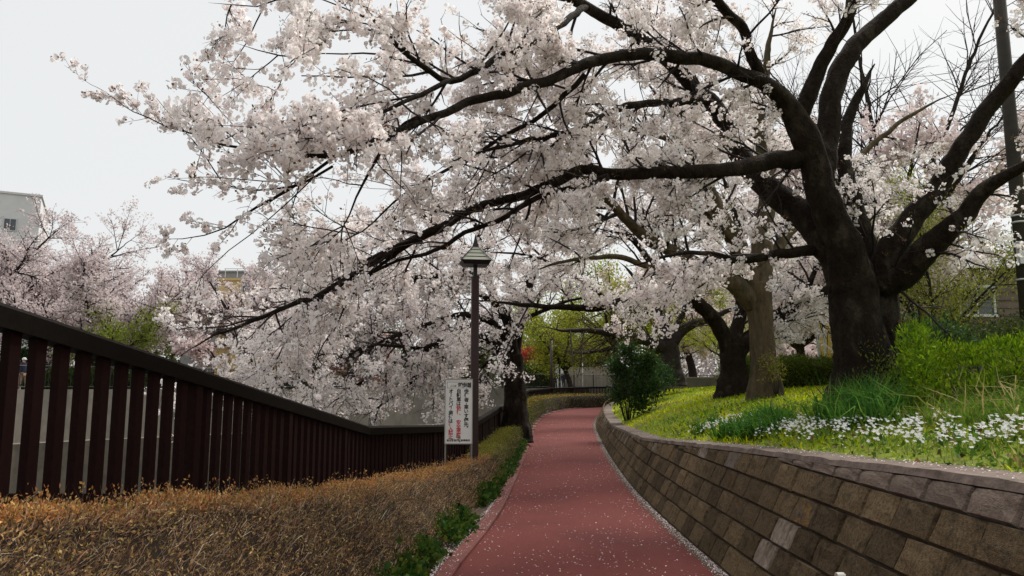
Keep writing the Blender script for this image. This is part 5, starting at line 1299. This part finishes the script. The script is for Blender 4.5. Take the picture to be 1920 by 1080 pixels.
# ------------------------------------------------------------------ buildings
def building(name, label, base, W, D, H, m, wins, roof='flat', roofm='roof', a=0.0, extra=None):
    root = empty(name, base); tag(root, label, 'building'); bx, by, bz = base
    R_ = rz(a)
    G = lambda x, y, z: R_ @ np.array([x, y, z]) + np.array(base)
    MB().box(G(0, 0, H / 2), (W, D, H), R_).build('wall', M[m], root)
    if roof == 'flat':
        MB().box(G(0, 0, H + .12), (W + .3, D + .3, .24), R_).build('roof', M[m], root)
    else:
        o_ = .5; V = [G(-W / 2 - o_, -D / 2 - o_, H), G(W / 2 + o_, -D / 2 - o_, H), G(W / 2 + o_, D / 2 + o_, H), G(-W / 2 - o_, D / 2 + o_, H), G(-W / 2 * .6, 0, H + roof), G(W / 2 * .6, 0, H + roof)]
        MB().add(V, [np.array([[0, 1, 5, 4], [2, 3, 4, 5]]), np.array([[1, 2, 5], [3, 0, 4]]), np.array([[0, 3, 2, 1]])]).build('roof', M[roofm], root)
    for (x, z, w_, h) in wins:
        f = MB()
        for c, s_ in (((x, z + h / 2), (w_ + .16, .10)), ((x, z - h / 2), (w_ + .16, .10)), ((x - w_ / 2, z), (.08, h - .1)), ((x + w_ / 2, z), (.08, h - .1)), ((x, z), (.05, h - .1))):
            f.box(G(c[0], -D / 2 - .04, c[1]), (s_[0], .12, s_[1]), R_)
        fo = f.build('window', M['galv'], root)
        MB().box(G(x, -D / 2 - .015, z), (w_ - .08, .05, h - .1), R_).build('pane', M['window'], fo)
    if extra: extra(root, G, R_)
def ex1(root, G, R_):
    MB().box(G(-6.0, 3, 23.3), (12, 6, 5.2), R_).build('rooftop_block', M['w_grey'], root)
    for k in range(4): MB().box(G(-2.0 + k * .9, -.05, 24.0), (.35, .1, 2.6), R_).build('rooftop_louvre', M['w_brown'], root)
bx = P(78, 365, 85)
building('apartment_building', 'plain white block rising behind the pink trees at the left edge', (bx[0] - 10 * math.cos(.50) - 8 * math.sin(.50), 85 - 10 * math.sin(.50) + 8 * math.cos(.50), ZFB), 20, 16, bx[2] - ZFB - .3, 'w_white', [(7.2, 18.6, 1.2, 1.4), (4.0, 18.6, 1.2, 1.4), (7.2, 15, 1.2, 1.4), (4, 15, 1.2, 1.4), (0, 18.6, 1.2, 1.4)], a=.50, extra=ex1)
by = P(500, 490, 76)
def ex2(root, G, R_):
    for z in (4.5, 8.2): MB().box(G(0, -4.55, z), (9.2, 1.0, .18), R_).build('balcony_slab', M['w_grey'], root)
    for k in range(8): MB().tube([G(-4.4 + k * 1.25, -3.5, by[2] - ZFB - 1.6), G(-4.4 + k * 1.25, -3.5, by[2] - ZFB - .7)], [.04, .04], 5).build('roof_rail_post', M['galv'], root)
    MB().tube([G(-4.5, -3.5, by[2] - ZFB - .7), G(4.5, -3.5, by[2] - ZFB - .7)], [.04, .04], 5).build('roof_rail', M['galv'], root)
building('apartment_building', 'yellow rendered block behind the blossom at the middle left', (by[0], 80, ZFB), 9.6, 8, by[2] - ZFB - 2.0, 'w_cream', [(-1.6, 10.6, 1.5, 1.5), (2.2, 10.6, 1.5, 1.5), (-1.6, 7, 1.5, 1.5), (2.2, 7, 1.5, 1.5), (-1.6, 3.2, 1.5, 1.5), (2.2, 3.2, 1.5, 1.5)], extra=ex2)
bg = P(402, 508, 96)
building('apartment_building', 'grey block with a flat roof just left of the yellow building', (bg[0], 100, ZFB), 7.5, 8, bg[2] - ZFB - .2, 'w_grey', [(-1.8, 12, 1.4, 1.4), (1.6, 12, 1.4, 1.4), (-1.8, 8.5, 1.4, 1.4), (1.6, 8.5, 1.4, 1.4)])
br = P(668, 615, 82)
building('house', 'low red-brown building glimpsed through the riverside blossom', (br[0], 85, ZFB), 6.5, 6, br[2] - ZFB - 1, 'w_red', [(-1.4, 3.6, 1.3, 1.3), (1.5, 3.6, 1.3, 1.3)], 1.4, 'w_red')
def ex3(root, G, R_):
    MB().box(G(0, -3.06, .75), (9.2, .2, 1.5), R_).build('plinth', M['w_white'], root)
    for k in range(9): MB().box(G(0, -3.03, 1.75 + k * .3), (9.04, .05, .035), R_).build('siding_seam', M['roof'], root)
building('house', 'brown-sided house with white base wall behind the twiggy bare bush', (19.9, 31, 1.6), 9, 6, 4.4, 'w_brown', [(-2.4, 3.2, 1.3, 1.1), (1.6, 3.2, 1.3, 1.1)], 1.3, extra=ex3)
q = P(1905, 500, 24)
building('house', 'grey house with a shallow roof far behind the lime tree at the right edge', (q[0] + 5.6, 36, 1.6), 6, 5, 3.0, 'w_grey', [(-1.4, 2.2, 1.2, 1.1), (1.4, 2.2, 1.2, 1.1)], 1.2)

# ------------------------------------------------------------------ parked car behind the shrubs
def car(label, x, y, z, a):
    root = empty('parked_car', (x, y, z), a); tag(root, label, 'car')
    R_ = rz(a); G = lambda p: (R_ @ np.array(p, float).T).T + np.array([x, y, z])
    prof = [(-1.95, .35), (-2.0, .75), (-1.75, .92), (-1.05, .98), (-.45, 1.40), (.75, 1.44), (1.35, 1.36), (1.85, 1.0), (1.98, .9), (2.0, .4)]
    rows = []
    for v in (-.86, -.80, 0, .80, .86):
        rows.append([(u, v * (1 if w_ < 1.0 else .86), w_ if abs(v) < .85 else min(w_, .95) * .97) for u, w_ in prof])
    R4 = np.array(rows); n_, k_, _ = R4.shape; i, j = np.meshgrid(np.arange(n_ - 1), np.arange(k_ - 1), indexing='ij'); b = i * k_ + j
    MB().add(G(R4.reshape(-1, 3)), [np.stack([b, b + 1, b + k_ + 1, b + k_], -1).reshape(-1, 4), np.arange(k_)[None, :], (np.arange(k_) + (n_ - 1) * k_)[None, ::-1]]).build('body', M['car'], root)
    for s_ in (-1, 1):
        MB().add(G([(-.75, s_ * .80, 1.02), (1.4, s_ * .80, 1.05), (1.1, s_ * .70, 1.36), (-.35, s_ * .70, 1.36)]), np.array([[0, 1, 2, 3]])).build('side_window', M['window'], root)
        for u in (-1.25, 1.25):
            t = np.arange(14) * 2 * np.pi / 14
            V = [(u + .32 * math.cos(q_), s_ * .88, .32 + .32 * math.sin(q_)) for q_ in t] + [(u + .32 * math.cos(q_), s_ * .68, .32 + .32 * math.sin(q_)) for q_ in t]
            jj = np.arange(14); MB().add(G(V), [np.stack([jj, (jj + 1) % 14, (jj + 1) % 14 + 14, jj + 14], 1), jj[None, :], (jj + 14)[None, ::-1]]).build('wheel', M['tyre'], root)
    MB().add(G([(-1.03, -.66, 1.0), (-1.03, .66, 1.0), (-.50, .62, 1.37), (-.50, -.62, 1.37)]) + np.array([0, 0, .012]), np.array([[0, 1, 2, 3]])).build('windscreen', M['window'], root)
car('silver car parked behind the shrubs, its roof just showing left of the utility pole', 14.2, 21.5, 1.75, .15)

# ------------------------------------------------------------------ people
def skin_mesh(name, chain, m, parent, sub=1):
    """chain: list of (points, radii) that share their first point where they join -> one skinned, smooth surface"""
    V, E, R_ = [], [], []; idx = {}
    for pts, rad in chain:
        prev = None
        for p, r in zip(pts, rad):
            key = tuple(round(float(c), 4) for c in p)
            if key not in idx: idx[key] = len(V); V.append(p); R_.append(r)
            if prev is not None and prev != idx[key]: E.append((prev, idx[key]))
            prev = idx[key]
    me = bpy.data.meshes.new(name); me.from_pydata([tuple(map(float, v)) for v in V], E, []); me.update()
    o = bpy.data.objects.new(name, me); COL.objects.link(o)
    me.skin_vertices.new(name='') if hasattr(me.skin_vertices, 'new') else None
    md = o.modifiers.new('skin', 'SKIN'); sv = me.skin_vertices[0].data
    for k, r in enumerate(R_): sv[k].radius = (r, r)
    sv[0].use_root = True
    md.use_smooth_shade = True
    s_ = o.modifiers.new('subd', 'SUBSURF'); s_.levels = sub; s_.render_levels = sub
    dg = bpy.context.evaluated_depsgraph_get(); me2 = bpy.data.meshes.new_from_object(o.evaluated_get(dg))
    bpy.data.objects.remove(o); me2.materials.clear(); me2.materials.append(M[m])
    o = bpy.data.objects.new(name, me2); COL.objects.link(o); o.parent = parent
    return o
def person(label, x, y, z, face, jacket, legs, headwear, h=1.65, stride=.18, group=None):
    """built facing -Y, then turned; local coordinates under an Empty at the feet"""
    root = empty('person', (x, y, z)); tag(root, label, 'person', group)
    k = h / 1.65; A = lambda *p: tuple(np.array(p) * k)
    hip = A(0, 0, .86); ch = A(0, .01, 1.20); nk = A(0, .0, 1.40); hd = A(0, -.015, 1.50); ht_ = A(0, -.01, 1.58)
    sh = lambda s: A(s * .17, .01, 1.33); el = lambda s: A(s * .22, .04 - s * .06, 1.07); wr = lambda s: A(s * .21, -.10 - s * .10, .86); hn = lambda s: A(s * .20, -.14 - s * .11, .79)
    hj = lambda s: A(s * .09, 0, .82); kn = lambda s: A(s * .10, -s * stride * .5 - .04, .45); an = lambda s: A(s * .10, -s * stride + .03, .09); to = lambda s: A(s * .11, -s * stride - .10, .035)
    r = lambda *v: [c * k for c in v]
    body = [([hip, ch, nk, hd, ht_], r(.11, .125, .055, .088, .07))]
    for s in (-1, 1):
        body += [([ch, sh(s), el(s), wr(s), hn(s)], r(.125, .06, .042, .03, .032)), ([hip, hj(s), kn(s), an(s), to(s)], r(.11, .085, .058, .042, .04))]
        for f in range(5): body += [([hn(s), tuple(np.array(hn(s)) + np.array([s * (-.02 + .01 * f), -.01 - .004 * f, -.06 + .006 * abs(f - 2)]) * k)], r(.032, .009))]
    b = skin_mesh('body', body, 'skin', root, 1)
    skin_mesh('jacket', [([A(0, 0, .80), ch, A(0, .01, 1.37)], r(.145, .155, .075))] + [([ch, sh(s), el(s), wr(s)], r(.155, .082, .062, .05)) for s in (-1, 1)], jacket, root)
    skin_mesh('trousers', [([hip, hj(s), kn(s), an(s)], r(.135, .105, .076, .06)) for s in (-1, 1)], legs, root)
    for s in (-1, 1): skin_mesh('shoe', [([an(s), to(s)], r(.052, .045))], 'ink', root)
    g = MB(); U = 10; W_ = 6
    V = [(0.098 * k * math.sin(q) * math.cos(t), -.01 * k + .105 * k * math.sin(q) * math.sin(t), 1.545 * k + .10 * k * math.cos(q)) for q in np.linspace(0.01, 1.75, W_) for t in np.arange(U) * 2 * np.pi / U]
    i, j = np.meshgrid(np.arange(W_ - 1), np.arange(U), indexing='ij'); bb = i * U + j; b2 = i * U + (j + 1) % U
    o = g.add(V, np.stack([bb, b2, b2 + U, bb + U], -1).reshape(-1, 4)).build('hair' if headwear == 'hair' else 'cap', M[headwear], None, True); o.parent = root
    if headwear != 'hair':
        o = MB().box((0, -.13 * k, 1.535 * k), (.15 * k, .12 * k, .012)).build('cap_peak', M[headwear], None); o.parent = root
    for s in (-1, 1):
        o = MB().box((s * .032 * k, -.098 * k, 1.505 * k), (.018, .012, .010)).build('eye', M['ink'], None); o.parent = root
    o = MB().box((0, -.108 * k, 1.48 * k), (.022, .03, .03)).build('nose', M['skin'], None); o.parent = root
    root.rotation_euler = (0, 0, face)
    return root
q = P(27, 725, 37.6); person('person in red jacket and white cap on the far bank, seen between fence pickets', q[0], q[1], ZFB, 1.2, 'cl_red', 'cl_tan', 'cl_white')
q = P(41, 725, 37.2); person('person in navy jacket and pale trousers behind the far railing, right of the red jacket', q[0], q[1], ZFB, 1.4, 'cl_navy', 'cl_tan', 'cl_white', 1.7)
q = P(1040, 725, 64.5); person('person in dark clothes and cap walking beyond the bend, left of the pair', q[0], q[1], ZFB, .4, 'cl_navy', 'cl_dark', 'hair', 1.72)
q = P(1057, 725, 65.2); person('person in dark navy jacket beyond the bend, right of the pair, bareheaded', q[0], q[1], ZFB, -.3, 'cl_navy', 'cl_dark', 'cl_white', 1.6)
